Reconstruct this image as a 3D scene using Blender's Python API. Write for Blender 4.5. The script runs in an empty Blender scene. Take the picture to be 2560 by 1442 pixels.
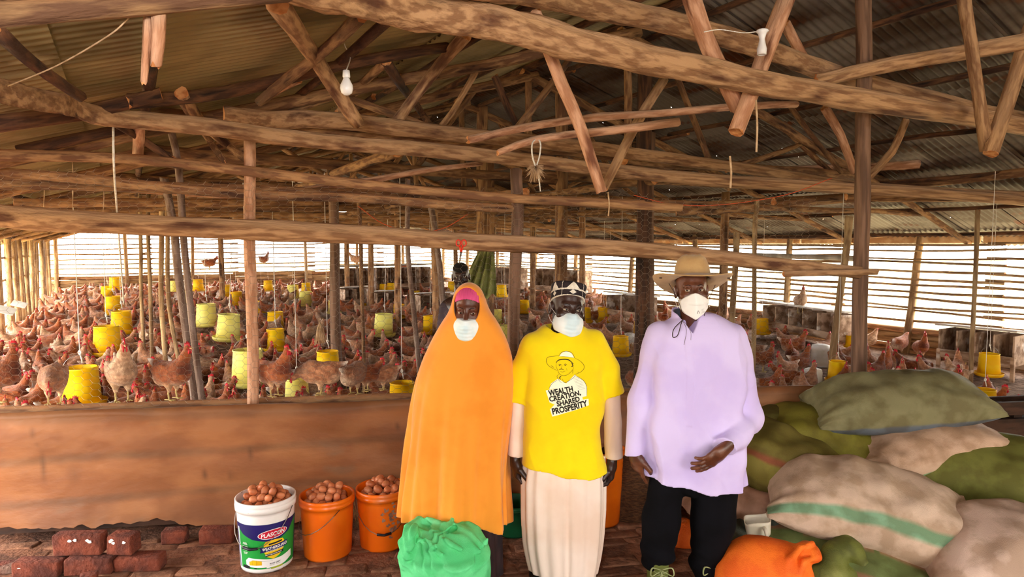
import bpy, bmesh, math, random
import numpy as np
from mathutils import Vector, Matrix, Euler, noise as mnoise
from mathutils.bvhtree import BVHTree

# ------------------------------------------------------------------ camera, world, lights
scene = bpy.context.scene
col = scene.collection
FPX = 1650.0; PIT = math.radians(3.85); CAMZ = 1.85
cam_d = bpy.data.cameras.new('camera'); cam = bpy.data.objects.new('camera', cam_d); col.objects.link(cam)
cam.location = (0, 0, CAMZ); cam.rotation_euler = (math.radians(90) - PIT, 0, 0)
cam_d.sensor_width = 36; cam_d.lens = FPX / 2560 * 36; cam_d.clip_end = 300; cam_d.clip_start = 0.05
scene.camera = cam
vs = scene.view_settings
vs.view_transform = 'Standard'; vs.look = 'None'; vs.exposure = 0.5; vs.gamma = 1.0; vs.use_curve_mapping = False
world = bpy.data.worlds.new('world'); scene.world = world; world.use_nodes = True
bg = world.node_tree.nodes['Background']; bg.inputs[0].default_value = (1.0, 0.975, 0.93, 1); bg.inputs[1].default_value = 11.0
sun_d = bpy.data.lights.new('sun', 'SUN'); sun = bpy.data.objects.new('sun', sun_d); col.objects.link(sun)
sun_d.energy = 11.0; sun_d.angle = math.radians(0.6); sun_d.color = (1.0, 0.93, 0.82)
sun.rotation_euler = Vector((-0.75, 0.5, 0.42)).to_track_quat('Z', 'Y').to_euler()
# the photographer's flash head held beside the camera, and an added fill lamp behind it that brightens the near side
def area(name, loc, target, size, energy, color, sy=None):
    d = bpy.data.lights.new(name, 'AREA'); o = bpy.data.objects.new(name, d); col.objects.link(o)
    o.location = loc; d.size = size; d.energy = energy; d.color = color
    if sy: d.shape = 'RECTANGLE'; d.size_y = sy
    o.rotation_euler = (Vector(loc) - Vector(target)).to_track_quat('Z', 'Y').to_euler()
    return o
area('flash', (-0.35, -0.25, 2.15), (0.1, 5.0, 1.5), 0.25, 36, (1.0, 0.97, 0.93))
area('fill_light', (0.3, -2.6, 1.5), (0.2, 5.0, 1.5), 2.4, 58, (1.0, 0.97, 0.94), 2.0)

# ------------------------------------------------------------------ coordinates
ca, sa = math.cos(PIT), math.sin(PIT)
U = Vector((math.cos(math.radians(30)), math.sin(math.radians(30)), 0))     # across the shed
V = Vector((-math.sin(math.radians(30)), math.cos(math.radians(30)), 0))    # along the ridge
def ray(px, py):
    cx = (px - 1280) / FPX; cy = (721 - py) / FPX
    return Vector((cx, ca + cy * sa, -sa + cy * ca))
O = Vector((0, 0, CAMZ))
def W(px, py, Y):                      # point on the sight line at distance Y
    r = ray(px, py); return O + r * (Y / r.y)
def PV(px, py, v):                     # point in the cross-frame at ridge distance v
    r = ray(px, py); return O + r * (v / (r.x * V.x + r.y * V.y))
def PU(px, py, u):
    r = ray(px, py); return O + r * (u / (r.x * U.x + r.y * U.y))
PA = Vector((-3.03, 3.95, 0)); PB = Vector((2.36, 4.75, 0)); PD = (PB - PA).normalized(); PN = Vector((PD.y, -PD.x, 0))
def PP(px, py, off=0.0):               # point on the partition plane (off = towards the camera)
    r = ray(px, py); return O + r * (((PA + PN * off) - O).dot(PN) / r.dot(PN))
def G(px, py, z):
    r = ray(px, py); return O + r * ((z - CAMZ) / r.z)
def uv(u, v, z): return U * u + V * v + Vector((0, 0, z))
UR, ZR, SL = 4.1, 3.92, 0.317
def roofz(u): return ZR - SL * abs(u - UR)
UL, URT, VF = -2.0, 10.25, 23.0
def floorz(x, y): return 0.13 + 0.018 * max(0.0, y - 6)

# ------------------------------------------------------------------ object helpers
def tag(o, label=None, cat=None, group=None, kind=None):
    if label: o['label'] = label
    if cat: o['category'] = cat
    if group: o['group'] = group
    if kind: o['kind'] = kind
    return o
def empty(name, loc=(0, 0, 0), rot=(0, 0, 0), parent=None):
    o = bpy.data.objects.new(name, None); col.objects.link(o); o.location = loc; o.rotation_euler = rot
    o.empty_display_size = 0.1
    if parent: o.parent = parent
    return o
def link(name, me, m=None, parent=None, loc=None, rot=None):
    o = bpy.data.objects.new(name, me); col.objects.link(o)
    if m is not None:
        for mm in (m if isinstance(m, (list, tuple)) else [m]): me.materials.append(mm)
    if parent: o.parent = parent
    if loc is not None: o.location = loc
    if rot is not None: o.rotation_euler = rot
    return o
def mesh(name, verts, faces, smooth=True, mi=None):
    me = bpy.data.meshes.new(name)
    me.from_pydata([tuple(v) for v in verts], [], [tuple(f) for f in faces]); me.update()
    if smooth: me.polygons.foreach_set('use_smooth', [True] * len(me.polygons))
    if mi is not None: me.polygons.foreach_set('material_index', mi)
    return me
def mesh_np(name, v, q, smooth=True):
    me = bpy.data.meshes.new(name); n = len(v); k = len(q)
    me.vertices.add(n); me.vertices.foreach_set('co', np.asarray(v, np.float32).ravel())
    me.loops.add(k * 4); me.loops.foreach_set('vertex_index', np.asarray(q, np.int32).ravel())
    me.polygons.add(k); me.polygons.foreach_set('loop_start', np.arange(0, 4 * k, 4, dtype=np.int32))
    me.polygons.foreach_set('loop_total', np.full(k, 4, np.int32))
    if smooth: me.polygons.foreach_set('use_smooth', np.ones(k, bool))
    me.update(calc_edges=True); me.validate(); return me
def setcol(me, rgb):                   # rgb: n x 3 linear albedo per vertex
    a = me.color_attributes.new('Col', 'FLOAT_COLOR', 'POINT')
    c = np.ones((len(rgb), 4), np.float32); c[:, :3] = rgb; a.data.foreach_set('color', c.ravel())
class MB:                              # several simple shapes joined into ONE mesh
    def __init__(s): s.v = []; s.f = []; s.mi = []
    def add(s, vs, fs, mi=0):
        b = len(s.v); s.v += [tuple(x) for x in vs]; s.f += [tuple(i + b for i in f) for f in fs]; s.mi += [mi] * len(fs); return s
    def box(s, c, size, rot=None, mi=0, jit=0):
        x, y, z = (k / 2 for k in size); vs = []
        for i in (-1, 1):
            for j in (-1, 1):
                for k in (-1, 1):
                    p = Vector((i * x, j * y, k * z))
                    if jit: p += Vector((random.uniform(-jit, jit), random.uniform(-jit, jit), random.uniform(-jit, jit)))
                    if rot is not None: p = rot @ p
                    vs.append(p + Vector(c))
        return s.add(vs, [(0, 1, 3, 2), (4, 6, 7, 5), (0, 4, 5, 1), (2, 3, 7, 6), (0, 2, 6, 4), (1, 5, 7, 3)], mi)
    def tube(s, pts, r, n=8, mi=0, cap=True, flat=1.0):
        vs, fs = tube_geo(pts, r, n, cap, flat); return s.add(vs, fs, mi)
    def lathe(s, prof, n=24, mi=0, c=(0, 0, 0), capb=False, capt=False):
        vs = []; fs = []
        for (r, z) in prof:
            for k in range(n):
                a = 2 * math.pi * k / n; vs.append((c[0] + r * math.cos(a), c[1] + r * math.sin(a), c[2] + z))
        for i in range(len(prof) - 1):
            for k in range(n):
                k2 = (k + 1) % n; fs.append((i * n + k, i * n + k2, (i + 1) * n + k2, (i + 1) * n + k))
        if capb: fs.append(tuple(range(n - 1, -1, -1)))
        if capt: fs.append(tuple(range((len(prof) - 1) * n, len(prof) * n)))
        return s.add(vs, fs, mi)
    def build(s, name, m=None, parent=None, smooth=True, loc=None, rot=None):
        return link(name, mesh(name, s.v, s.f, smooth, s.mi), m, parent, loc, rot)
def tube_geo(pts, r, n=8, cap=True, flat=1.0):
    pts = [Vector(p) for p in pts]; m = len(pts)
    rr = r if isinstance(r, (list, tuple)) else [r] * m
    vs = []; fs = []; ref = Vector((0, 0, 1))
    d0 = (pts[-1] - pts[0]).normalized() if (pts[-1] - pts[0]).length > 1e-6 else Vector((1, 0, 0))
    if abs(d0.z) > .9: ref = Vector((0, 1, 0))
    for i, p in enumerate(pts):
        d = (pts[min(i + 1, m - 1)] - pts[max(i - 1, 0)]).normalized()
        a = ref.cross(d)
        if a.length < 1e-4: a = Vector((1, 0, 0)).cross(d)
        a.normalize(); b = d.cross(a); ref = b
        for k in range(n):
            t = 2 * math.pi * k / n
            vs.append(p + (a * math.cos(t) + b * math.sin(t) * flat) * rr[i])
    for i in range(m - 1):
        for k in range(n):
            k2 = (k + 1) % n; fs.append((i * n + k, i * n + k2, (i + 1) * n + k2, (i + 1) * n + k))
    if cap: fs.append(tuple(range(n - 1, -1, -1))); fs.append(tuple(range((m - 1) * n, m * n)))
    return vs, fs
def smooth_path(pts, sub=6):           # Catmull-Rom through points
    P = [Vector(p) for p in pts]
    if len(P) < 3: return [P[0].lerp(P[-1], k / sub) for k in range(sub + 1)]
    Q = [P[0] * 2 - P[1]] + P + [P[-1] * 2 - P[-2]]; out = []
    for i in range(1, len(Q) - 2):
        for k in range(sub):
            t = k / sub; a, b, c, d = Q[i - 1], Q[i], Q[i + 1], Q[i + 2]
            out.append(0.5 * ((2 * b) + (c - a) * t + (2 * a - 5 * b + 4 * c - d) * t * t + (3 * b - a - 3 * c + d) * t ** 3))
    out.append(P[-1]); return out
def log(name, pts, r0, r1, m, parent=None, n=10, rough=0.06, crook=0.012, step=0.16, seed=None, square=0.0):
    """a crooked round timber through pts, its local z along the log"""
    rnd = random.Random(seed if seed is not None else (hash((round(pts[0][0], 3), round(pts[0][2], 3), round(pts[-1][0], 3))) & 0xffff))
    P = [Vector(p) for p in pts]; d = (P[-1] - P[0]); L = d.length; q = d.to_track_quat('Z', 'Y'); qi = q.inverted()
    k = max(2, int(L / step)); path = smooth_path(P, max(1, k // max(1, len(P) - 1)))
    path = [qi @ (p - P[0]) for p in path]; m_ = len(path); s1, s2 = rnd.random() * 50, rnd.random() * 50
    vs = []; rest = []
    for i, p in enumerate(path):
        t = i / (m_ - 1); rad = r0 + (r1 - r0) * t; z = t * L
        off = Vector((mnoise.noise((z * .9, s1, 0)), mnoise.noise((z * .9, 0, s2)), 0)) * crook * min(1, L) * 2
        for j in range(n):
            a = 2 * math.pi * j / n
            rr = rad * (1 + rough * 2.2 * mnoise.noise((math.cos(a) * 1.5 + s1, math.sin(a) * 1.5 + s2, z * 3.0)) + rough * mnoise.noise((math.cos(a) * 4, math.sin(a) * 4 + s1, z * 9)))
            if square: rr *= 1 + square * (min(1 / max(abs(math.cos(a)), abs(math.sin(a))), 1.3) - 1)
            rest += [math.cos(a) * rad, math.sin(a) * rad, z]
            vs.append(p + off + Vector((math.cos(a) * rr, math.sin(a) * rr, rnd.uniform(-.01, .01) if i in (0, m_ - 1) else 0)))
    fs = []; mi = []
    for i in range(m_ - 1):
        for j in range(n):
            j2 = (j + 1) % n; fs.append((i * n + j, i * n + j2, (i + 1) * n + j2, (i + 1) * n + j)); mi.append(0)
    fs.append(tuple(range(n - 1, -1, -1))); fs.append(tuple(range((m_ - 1) * n, m_ * n))); mi += [1, 1]
    me = mesh(name, vs, fs, True, mi); me.attributes.new('rest', 'FLOAT_VECTOR', 'POINT').data.foreach_set('vector', rest)
    for k_ in (-1, -2): me.polygons[len(me.polygons) + k_].use_smooth = False
    o = link(name, me, [m, M['cut_wood']], parent); o.location = P[0]; o.rotation_euler = q.to_euler()
    return o

# ------------------------------------------------------------------ materials
def lin(h):
    h = h.lstrip('#'); c = [int(h[i:i + 2], 16) / 255 for i in (0, 2, 4)]
    return tuple((x / 12.92 if x <= .04045 else ((x + .055) / 1.055) ** 2.4) for x in c)
M = {}
def pm(name, c1, c2=None, scale=8.0, stretch=(1, 1, 1), rough=.7, bump=.0, c3=None, s3=2.0, t3=.55, vcol=False, rnd=0.0,
       metal=0.0, trans=0.0, spec=.4, bscale=None, det=4.0, lit_top=None, holes=False, sheen=0.0, sss=0.0, coat=0.0, w3=.12):
    m = bpy.data.materials.new(name); m.use_nodes = True; nt = m.node_tree; N = nt.nodes; Lk = nt.links
    b = N['Principled BSDF']; b.inputs['Roughness'].default_value = rough; b.inputs['Metallic'].default_value = metal
    b.inputs['Specular IOR Level'].default_value = spec; b.inputs['Coat Weight'].default_value = coat
    if sheen: b.inputs['Sheen Weight'].default_value = sheen
    if trans: b.inputs['Transmission Weight'].default_value = trans
    if sss: b.inputs['Subsurface Weight'].default_value = sss; b.inputs['Subsurface Radius'].default_value = (.02, .012, .006)
    tc = N.new('ShaderNodeTexCoord'); mp = N.new('ShaderNodeMapping'); mp.inputs['Scale'].default_value = stretch
    oi = N.new('ShaderNodeObjectInfo'); src_ = tc.outputs['Object']
    if name in ('bark', 'bark_dark', 'bark_far', 'peeled', 'tie_wood', 'grey_pole', 'sawn', 'slat'):      # grain follows the log
        an = N.new('ShaderNodeAttribute'); an.attribute_name = 'rest'; src_ = an.outputs['Vector']
    ad = N.new('ShaderNodeVectorMath'); ad.operation = 'ADD'; mu = N.new('ShaderNodeMath'); mu.operation = 'MULTIPLY'; mu.inputs[1].default_value = 37.0
    Lk.new(oi.outputs['Random'], mu.inputs[0]); Lk.new(src_, ad.inputs[0]); Lk.new(mu.outputs[0], ad.inputs[1]); Lk.new(ad.outputs[0], mp.inputs[0])
    nz = N.new('ShaderNodeTexNoise'); nz.inputs['Scale'].default_value = scale; nz.inputs['Detail'].default_value = det
    Lk.new(mp.outputs[0], nz.inputs['Vector'])
    def mix(a, bb, fac, lo=.42, hi=.58, typ='MIX'):
        mx = N.new('ShaderNodeMix'); mx.data_type = 'RGBA'; mx.blend_type = typ
        if fac is not None:
            mr = N.new('ShaderNodeMapRange'); mr.inputs[1].default_value = lo; mr.inputs[2].default_value = hi
            Lk.new(fac, mr.inputs[0]); Lk.new(mr.outputs[0], mx.inputs[0])
        else: mx.inputs[0].default_value = 1.0
        for v_, sck in ((a, mx.inputs[6]), (bb, mx.inputs[7])):
            if isinstance(v_, tuple): sck.default_value = (*v_, 1)
            else: Lk.new(v_, sck)
        return mx.outputs[2]
    L1 = lin(c1) if isinstance(c1, str) else c1
    out = mix(L1, lin(c2) if c2 else L1, nz.outputs[0])
    if c3:
        n3 = N.new('ShaderNodeTexNoise'); n3.inputs['Scale'].default_value = s3; n3.inputs['Detail'].default_value = 5
        Lk.new(mp.outputs[0], n3.inputs['Vector']); out = mix(out, lin(c3), n3.outputs[0], t3, t3 + w3)
    if vcol:
        at = N.new('ShaderNodeAttribute'); at.attribute_name = 'Col'; out = mix(out, at.outputs['Color'], None, typ='MULTIPLY')
    if lit_top:  # bounce-flash light painted in: upward sides mixed towards a lighter tan
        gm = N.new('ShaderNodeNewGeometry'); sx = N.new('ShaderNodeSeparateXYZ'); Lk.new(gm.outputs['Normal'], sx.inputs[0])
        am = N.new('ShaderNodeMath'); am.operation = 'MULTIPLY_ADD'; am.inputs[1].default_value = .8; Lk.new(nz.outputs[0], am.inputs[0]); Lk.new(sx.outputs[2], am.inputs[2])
        out = mix(out, lin(lit_top), am.outputs[0], .6, 1.25)
    if rnd:
        hs = N.new('ShaderNodeHueSaturation'); mr = N.new('ShaderNodeMapRange'); mr.inputs[3].default_value = 1 - rnd; mr.inputs[4].default_value = 1 + rnd
        Lk.new(oi.outputs['Random'], mr.inputs[0]); Lk.new(mr.outputs[0], hs.inputs['Value']); Lk.new(out, hs.inputs['Color']); out = hs.outputs[0]
    Lk.new(out, b.inputs['Base Color'])
    if bump:
        nb = N.new('ShaderNodeTexNoise'); nb.inputs['Scale'].default_value = bscale or scale * 2; nb.inputs['Detail'].default_value = 5
        Lk.new(mp.outputs[0], nb.inputs['Vector'])
        bp = N.new('ShaderNodeBump'); bp.inputs['Strength'].default_value = bump; bp.inputs['Distance'].default_value = .02
        Lk.new(nb.outputs[0], bp.inputs['Height']); Lk.new(bp.outputs[0], b.inputs['Normal'])
    if holes:                            # nail holes in old sheets let daylight through
        vo = N.new('ShaderNodeTexVoronoi'); vo.inputs['Scale'].default_value = 3.6; Lk.new(ad.outputs[0], vo.inputs['Vector'])
        lt = N.new('ShaderNodeMath'); lt.operation = 'LESS_THAN'; lt.inputs[1].default_value = .034; Lk.new(vo.outputs['Distance'], lt.inputs[0])
        tr = N.new('ShaderNodeBsdfTransparent'); ms = N.new('ShaderNodeMixShader')
        Lk.new(lt.outputs[0], ms.inputs[0]); Lk.new(b.outputs[0], ms.inputs[1]); Lk.new(tr.outputs[0], ms.inputs[2])
        Lk.new(ms.outputs[0], N['Material Output'].inputs['Surface'])
    M[name] = m; return m
pm('bark', '#6e4a32', '#a37a52', 26, (1, 1, .22), .85, .6, c3='#3f2417', s3=13, t3=.53, rnd=.22, lit_top='#a97850')
pm('bark_dark', '#44291b', '#70482e', 26, (1, 1, .22), .85, .6, c3='#24130c', s3=13, t3=.52, rnd=.2, lit_top='#7d5638')
pm('bark_far', '#8a6040', '#b78a60', 20, (1, 1, .22), .85, .3, c3='#472813', s3=11, t3=.54, rnd=.28, lit_top='#b08358')
pm('peeled', '#d3a07e', '#b07a58', 30, (1, 1, .2), .75, .6, c3='#71422a', s3=14, t3=.56, rnd=.1, lit_top='#d9b090')
pm('tie_wood', '#ba8f66', '#8c6342', 34, (1, 1, .2), .8, .9, c3='#5a3520', s3=11, t3=.55, rnd=.1, lit_top='#cfa47c', bscale=30)
pm('grey_pole', '#8e776a', '#6d5344', 30, (1, 1, .15), .8, .3, c3='#5c4232', s3=6, t3=.6, rnd=.1)
pm('cut_wood', '#d99a62', '#b56f3c', 20, (1, 1, 1), .8, .3)
pm('sawn', '#82604a', '#5c402e', 24, (1, 1, .08), .75, .3, c3='#553019', s3=4, t3=.6, rnd=.08)
pm('slat', '#b8976c', '#876746', 20, (1, 1, .15), .85, .3, c3='#5b4026', s3=4, t3=.6, rnd=.2)
pm('plank_dark', '#4a2f20', '#2e1c12', 14, (.25, 1, 1), .85, .4, c3='#6a4a34', s3=6, t3=.6, rnd=.1)
pm('plank_old', '#c9a98c', '#8b6a50', 8, (.3, 1, 1), .8, .3, c3='#e8dccd', s3=7, t3=.58, rnd=.12)
# ------------------------------------------------------------------ the setting
random.seed(11)
pm('sheet_light', '#a99468', '#7d6b48', 1.6, (1, 1, 1), .55, .12, c3='#c3b086', s3=3, t3=.62, metal=.25, rnd=.08, spec=.4)
pm('sheet_dark', '#8a8078', '#4f3a2c', 1.3, (1.5, .4, 1), .5, .15, c3='#7a3f22', s3=2.6, t3=.6, metal=.45, rnd=.15, holes=True)
pm('litter', '#9c8270', '#715848', 14, (1, 1, 1), .95, .6, c3='#bca896', s3=30, t3=.6, bscale=60)
pm('dirt', '#8a5a40', '#5e3a26', 7, (1, 1, 1), .95, .8, c3='#3f2518', s3=16, t3=.6, bscale=40)
pm('outside_ground', '#c9b890', '#a8a070', 3, (1, 1, 1), .95, .2)
pm('paver', '#936449', '#724a34', 9, (1, 1, 1), .9, .7, c3='#5e3826', s3=12, t3=.6, rnd=.14, bscale=30)

# floor: trodden earth, pavers pressed into it on the near side
fl = MB(); n = 90
vs = []; fs = []
for i in range(n + 1):
    for j in range(n + 1):
        x = -6 + 12 * i / n; y = -3 + 8.6 * j / n
        vs.append((x, y, -.004 + .02 * mnoise.noise((x * 3, y * 3, 0))))
for i in range(n):
    for j in range(n):
        a = i * (n + 1) + j; fs.append((a, a + n + 1, a + n + 2, a + 1))
fl.add(vs, fs); floor = fl.build('floor', M['dirt']); tag(floor, kind='structure')
def stone(L, Wd, H, jit=.006, seed=0, bev=.014):
    rnd = random.Random(seed); bm = bmesh.new(); bmesh.ops.create_cube(bm, size=1)
    for v_ in bm.verts: v_.co = Vector((v_.co.x * L, v_.co.y * Wd, v_.co.z * H)) + Vector([rnd.uniform(-jit, jit) for _ in range(3)])
    bmesh.ops.bevel(bm, geom=list(bm.edges), offset=bev, segments=2, affect='EDGES', profile=.6)
    for v_ in bm.verts: v_.co += Vector(mnoise.noise_vector(v_.co * 18 + Vector((seed, 0, 0)))) * .004
    me = bpy.data.meshes.new('brick'); bm.to_mesh(me); bm.free()
    me.polygons.foreach_set('use_smooth', [True] * len(me.polygons)); return me
pav = [stone(.225, .108, .06, .008, s, .016) for s in range(5)]
for me in pav: me.materials.append(M['paver'])
k = 0
for j in range(13):
    for i in range(26):
        p = PA + PD * (-.25 + i * .24 + (j % 2) * .12) + PN * (.02 + .118 * j)
        if p.y < 3.15 or abs(p.x) > 3.2: continue
        o = bpy.data.objects.new('brick', pav[k % 5]); k += 1; col.objects.link(o); o.parent = floor
        o.location = (p.x + random.uniform(-.01, .01), p.y + random.uniform(-.008, .008), -.03 + random.uniform(-.008, .006))
        o.rotation_euler = (random.uniform(-.03, .03), random.uniform(-.03, .03), math.atan2(PD.y, PD.x) + random.uniform(-.07, .07))
# litter floor of the hen house
vs = []; fs = []; n = 60
for i in range(n + 1):
    for j in range(n + 1):
        u = UL - .3 + (URT - UL + .6) * i / n; v_ = 2.0 + (VF + .4 - 2.0) * j / n; p = uv(u, v_, 0)
        dd = (p - PA).dot(PN)
        if dd > -.12: p = p - PN * (dd + .12)
        vs.append((p.x, p.y, floorz(p.x, p.y) + .02 * mnoise.noise((p.x * 2, p.y * 2, 3))))
for i in range(n):
    for j in range(n):
        a = i * (n + 1) + j; fs.append((a, a + n + 1, a + n + 2, a + 1))
tag(link('floor', mesh('floor', vs, fs), M['litter']), kind='structure')
og = MB().box((0, 20, -.75), (160, 160, .5)); tag(og.build('outside_ground', M['outside_ground'], smooth=False), kind='structure')

# roof of corrugated sheets
ceiling = empty('ceiling'); tag(ceiling, kind='structure')
def sheet_mesh(L, Wd=.84, pitch=.076, amp=.009, lines=1):
    npt = int(Wd / pitch * 6); vs = []; fs = []
    for i in range(npt + 1):
        y = Wd * i / npt
        z = amp * math.sin(2 * math.pi * y / pitch)
        for a in range(3): vs.append((L * a / 2, y, z))
    for i in range(npt):
        for a in range(2): b = i * 3 + a; fs.append((b, b + 1, b + 4, b + 3))
    return mesh('roof_sheet', vs, fs)
Ls = 2.45; sm_l = sheet_mesh(Ls); sm_l.materials.append(M['sheet_light']); sm_d = sheet_mesh(Ls); sm_d.materials.append(M['sheet_dark'])
ang = math.atan(SL)
for side in (0, 1):
    for r in range(3):
        for c in range(int((VF + 5) / .78) + 1):
            v0 = -4.5 + c * .78
            if v0 > VF + .7: continue
            o = bpy.data.objects.new('roof_sheet', sm_d if side else sm_l); col.objects.link(o); o.parent = ceiling
            s0 = -.05 + r * (Ls - .16); hz = s0 * math.cos(ang)
            if side:
                u0 = UR + hz; mat = Matrix((U * math.cos(ang) - Vector((0, 0, math.sin(ang))), V, U * math.sin(ang) + Vector((0, 0, math.cos(ang))))).transposed()
                org = uv(u0, v0, roofz(u0) + .05 - r * .016)
            else:
                u0 = UR - hz
                ax = -U * math.cos(ang) - Vector((0, 0, math.sin(ang))); ay = -V; az = ax.cross(ay)
                mat = Matrix((ax, ay, az)).transposed(); org = uv(u0, v0 + .84, roofz(u0) + .05 - r * .016)
            o.location = org + Vector((0, 0, random.uniform(0, .012))); e = mat.to_euler(); e.z += random.uniform(-.006, .006); o.rotation_euler = e

# trusses in depth: posts, tie logs, rafters, braces; purlins along the ridge
def T(name, pts, r0, r1=None, m='bark', n=8, parent=ceiling, **k): return log(name, pts, r0, r1 or r0 * .85, M[m], parent, n=n, **k)
rnd = random.Random(5)
def jz(a=.05): return rnd.uniform(-a, a)
trs = [4.9, 6.7, 8.5, 10.3, 12.1, 13.9, 15.7, 17.5, 19.3, 21.1]
post_label = 'rough round roof post in the row down the middle of the hen house'
for ti, v_ in enumerate(trs):
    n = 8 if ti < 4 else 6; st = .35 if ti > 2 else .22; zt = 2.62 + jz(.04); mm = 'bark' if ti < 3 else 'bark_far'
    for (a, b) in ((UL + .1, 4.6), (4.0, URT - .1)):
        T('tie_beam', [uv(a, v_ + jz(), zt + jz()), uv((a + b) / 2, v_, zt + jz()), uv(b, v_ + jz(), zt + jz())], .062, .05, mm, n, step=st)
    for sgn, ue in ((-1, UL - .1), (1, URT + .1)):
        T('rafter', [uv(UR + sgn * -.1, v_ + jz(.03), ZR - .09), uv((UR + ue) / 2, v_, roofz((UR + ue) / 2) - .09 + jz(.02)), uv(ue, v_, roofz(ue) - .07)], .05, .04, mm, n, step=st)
        for (ua, ub) in ((1.3, .5), (1.5, 2.6), (3.4, 2.5)):
            ua_, ub_ = UR + sgn * ua + jz(.15), UR + sgn * ub + jz(.15)
            T('brace', [uv(ua_, v_ + .08, zt), uv(ub_, v_ + .06, roofz(ub_) - .08)], .036, .03, mm, 6, step=.5)
    T('king_post', [uv(UR + .05, v_ + .05, zt), uv(UR, v_ + .04, ZR - .1)], .04, .04, mm, 6, step=.5)
    # low bracing logs that tie the posts together
    T('tie_beam', [uv(UL + .2 + rnd.random(), v_ + .15, 2.28 + jz(.1)), uv(4.0, v_ + .1, 2.3 + jz(.08)), uv(URT - .3, v_ + .2, 2.15 + jz(.12))], .045, .035, mm, 6, step=st)
    if ti > 0:
        a = rnd.uniform(-1, 6); T('brace', [uv(a, v_ + .5, 2.35 + jz(.1)), uv(a + rnd.uniform(2, 3.5), v_ + rnd.uniform(-.5, .9), 2.42 + jz(.15))], .036, .025, 'peeled' if ti % 2 else mm, 6, step=.5)
for k in range(13):
    u = UL + .1 + k * 1.0
    if abs(u - UR) < .25: u += .25
    z = roofz(u) - .035
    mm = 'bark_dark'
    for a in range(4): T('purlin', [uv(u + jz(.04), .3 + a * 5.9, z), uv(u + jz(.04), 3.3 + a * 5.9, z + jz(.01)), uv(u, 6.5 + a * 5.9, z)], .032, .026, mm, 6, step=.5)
for u, z in ((UL + .05, 2.02), (1.8, 2.52), (4.45, 2.5), (7.5, 2.45), (URT - .05, 2.0), (3.0, 2.33), (6.2, 2.3)):
    for a in range(4):
        T('wall_plate', [uv(u + jz(.05), 4.9 + a * 4.6, z + jz()), uv(u + jz(.05), 7.3 + a * 4.6, z + jz()), uv(u, 9.9 + a * 4.6, z)], .045, .036, 'bark', 7, step=.35)
T('ridge_pole', [uv(UR, -.3, ZR - .02), uv(UR, 11, ZR), uv(UR, VF + .4, ZR)], .04, .04, 'bark_dark', 7, step=.6)

# unseen brick wall with a gap, added behind the camera to cut sky light
pm('wall_brick', '#9c6a4c', '#7a4c34', 6, rough=.9, bump=.3)
wb = MB()
for a, b in ((-3.4, 1.6), (3.9, 11.5)): wb.box(uv((a + b) / 2, -3.6, 1.1), (b - a, .2, 2.2), Matrix.Rotation(math.radians(30), 3, 'Z'))
wb.box(uv(UR, -3.6, 2.6), (15, .2, .8), Matrix.Rotation(math.radians(30), 3, 'Z'))
for u_ in (UL - .1, URT + .1): wb.box(uv(u_, -.1, 1.0), (.2, 7.0 if u_ < 0 else 4.4, 2.0), Matrix.Rotation(math.radians(30), 3, 'Z'))
tag(wb.build('wall_unseen', M['wall_brick'], smooth=False), kind='structure')
# walls of round poles with gaps
def wallset(name): return tag(empty(name), kind='structure')
wr = wallset('wall_right'); wf = wallset('wall_back'); wl = wallset('wall_left')
def slats(w, A, B, z0, z1, nrow, seg, r, base_rows, zb, seed, gapfun=None):
    rr = random.Random(seed); L = (B - A).length; nseg = max(1, int(round(L / seg)))
    for row in range(nrow):
        z = z0 + (z1 - z0) * row / (nrow - 1)
        for s in range(nseg):
            if gapfun and gapfun(row, s, rr): continue
            a = A.lerp(B, max(0, (s - .05) / nseg)); b = A.lerp(B, min(1, (s + 1.05) / nseg)); mz = rr.uniform(-.025, .025)
            dz = [rr.uniform(-.018, .018) for _ in range(3)]
            T('slat', [a + Vector((0, 0, z + mz + dz[0])), a.lerp(b, .5) + Vector((0, 0, z + mz + dz[1] * 1.6)), b + Vector((0, 0, z + mz + dz[2]))], r * rr.uniform(.8, 1.15), r * rr.uniform(.55, .9), 'slat', 6, w, step=.5)
    for row in range(base_rows):
        z = .1 + (zb - .1) * row / max(1, base_rows - 1)
        for s in range(max(1, nseg)):
            a = A.lerp(B, s / nseg); b = A.lerp(B, (s + 1.02) / nseg); rb = (zb / base_rows) * .62
            T('base_log', [a + Vector((0, 0, z + rr.uniform(-.01, .01))), a.lerp(b, .5) + Vector((0, 0, z + rr.uniform(-.02, .02))), b + Vector((0, 0, z))], rb, rb * .85, 'slat' if rr.random() < .5 else 'bark_far', 7, w, step=.6)
RA, RB = uv(URT, 2.2, 0), uv(URT, VF, 0)
slats(wr, RA, RB, .72, 1.86, 12, 2.3, .022, 6, .55, 3)
FA, FB = uv(URT, VF, 0), uv(UL, VF, 0)
slats(wf, FA, FB, .95, 2.0, 8, 2.3, .024, 8, .86, 4)
for (a, v_) in ((0, 0),):
    pass
rr = random.Random(8)
for k in range(10):                                   # studs of the right wall, some leaning
    v_ = 3.5 + k * 2.15; le = [.0, .22, .1, -.05, .12, 0, .1, 0, 0, .05][k]
    p = uv(URT - .08, v_, 0); T('stud', [p + Vector((0, 0, .05)), p + V * -le * .3 + U * le + Vector((0, 0, 2.05))], .062, .052, 'slat', 9, wr)
for k in range(7):
    u = URT - 1.6 - k * 1.75; p = uv(u, VF - .08, 0); T('stud', [p, p + Vector((jz(.05), 0, 2.5))], .06, .05, 'slat', 8, wf)
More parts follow.
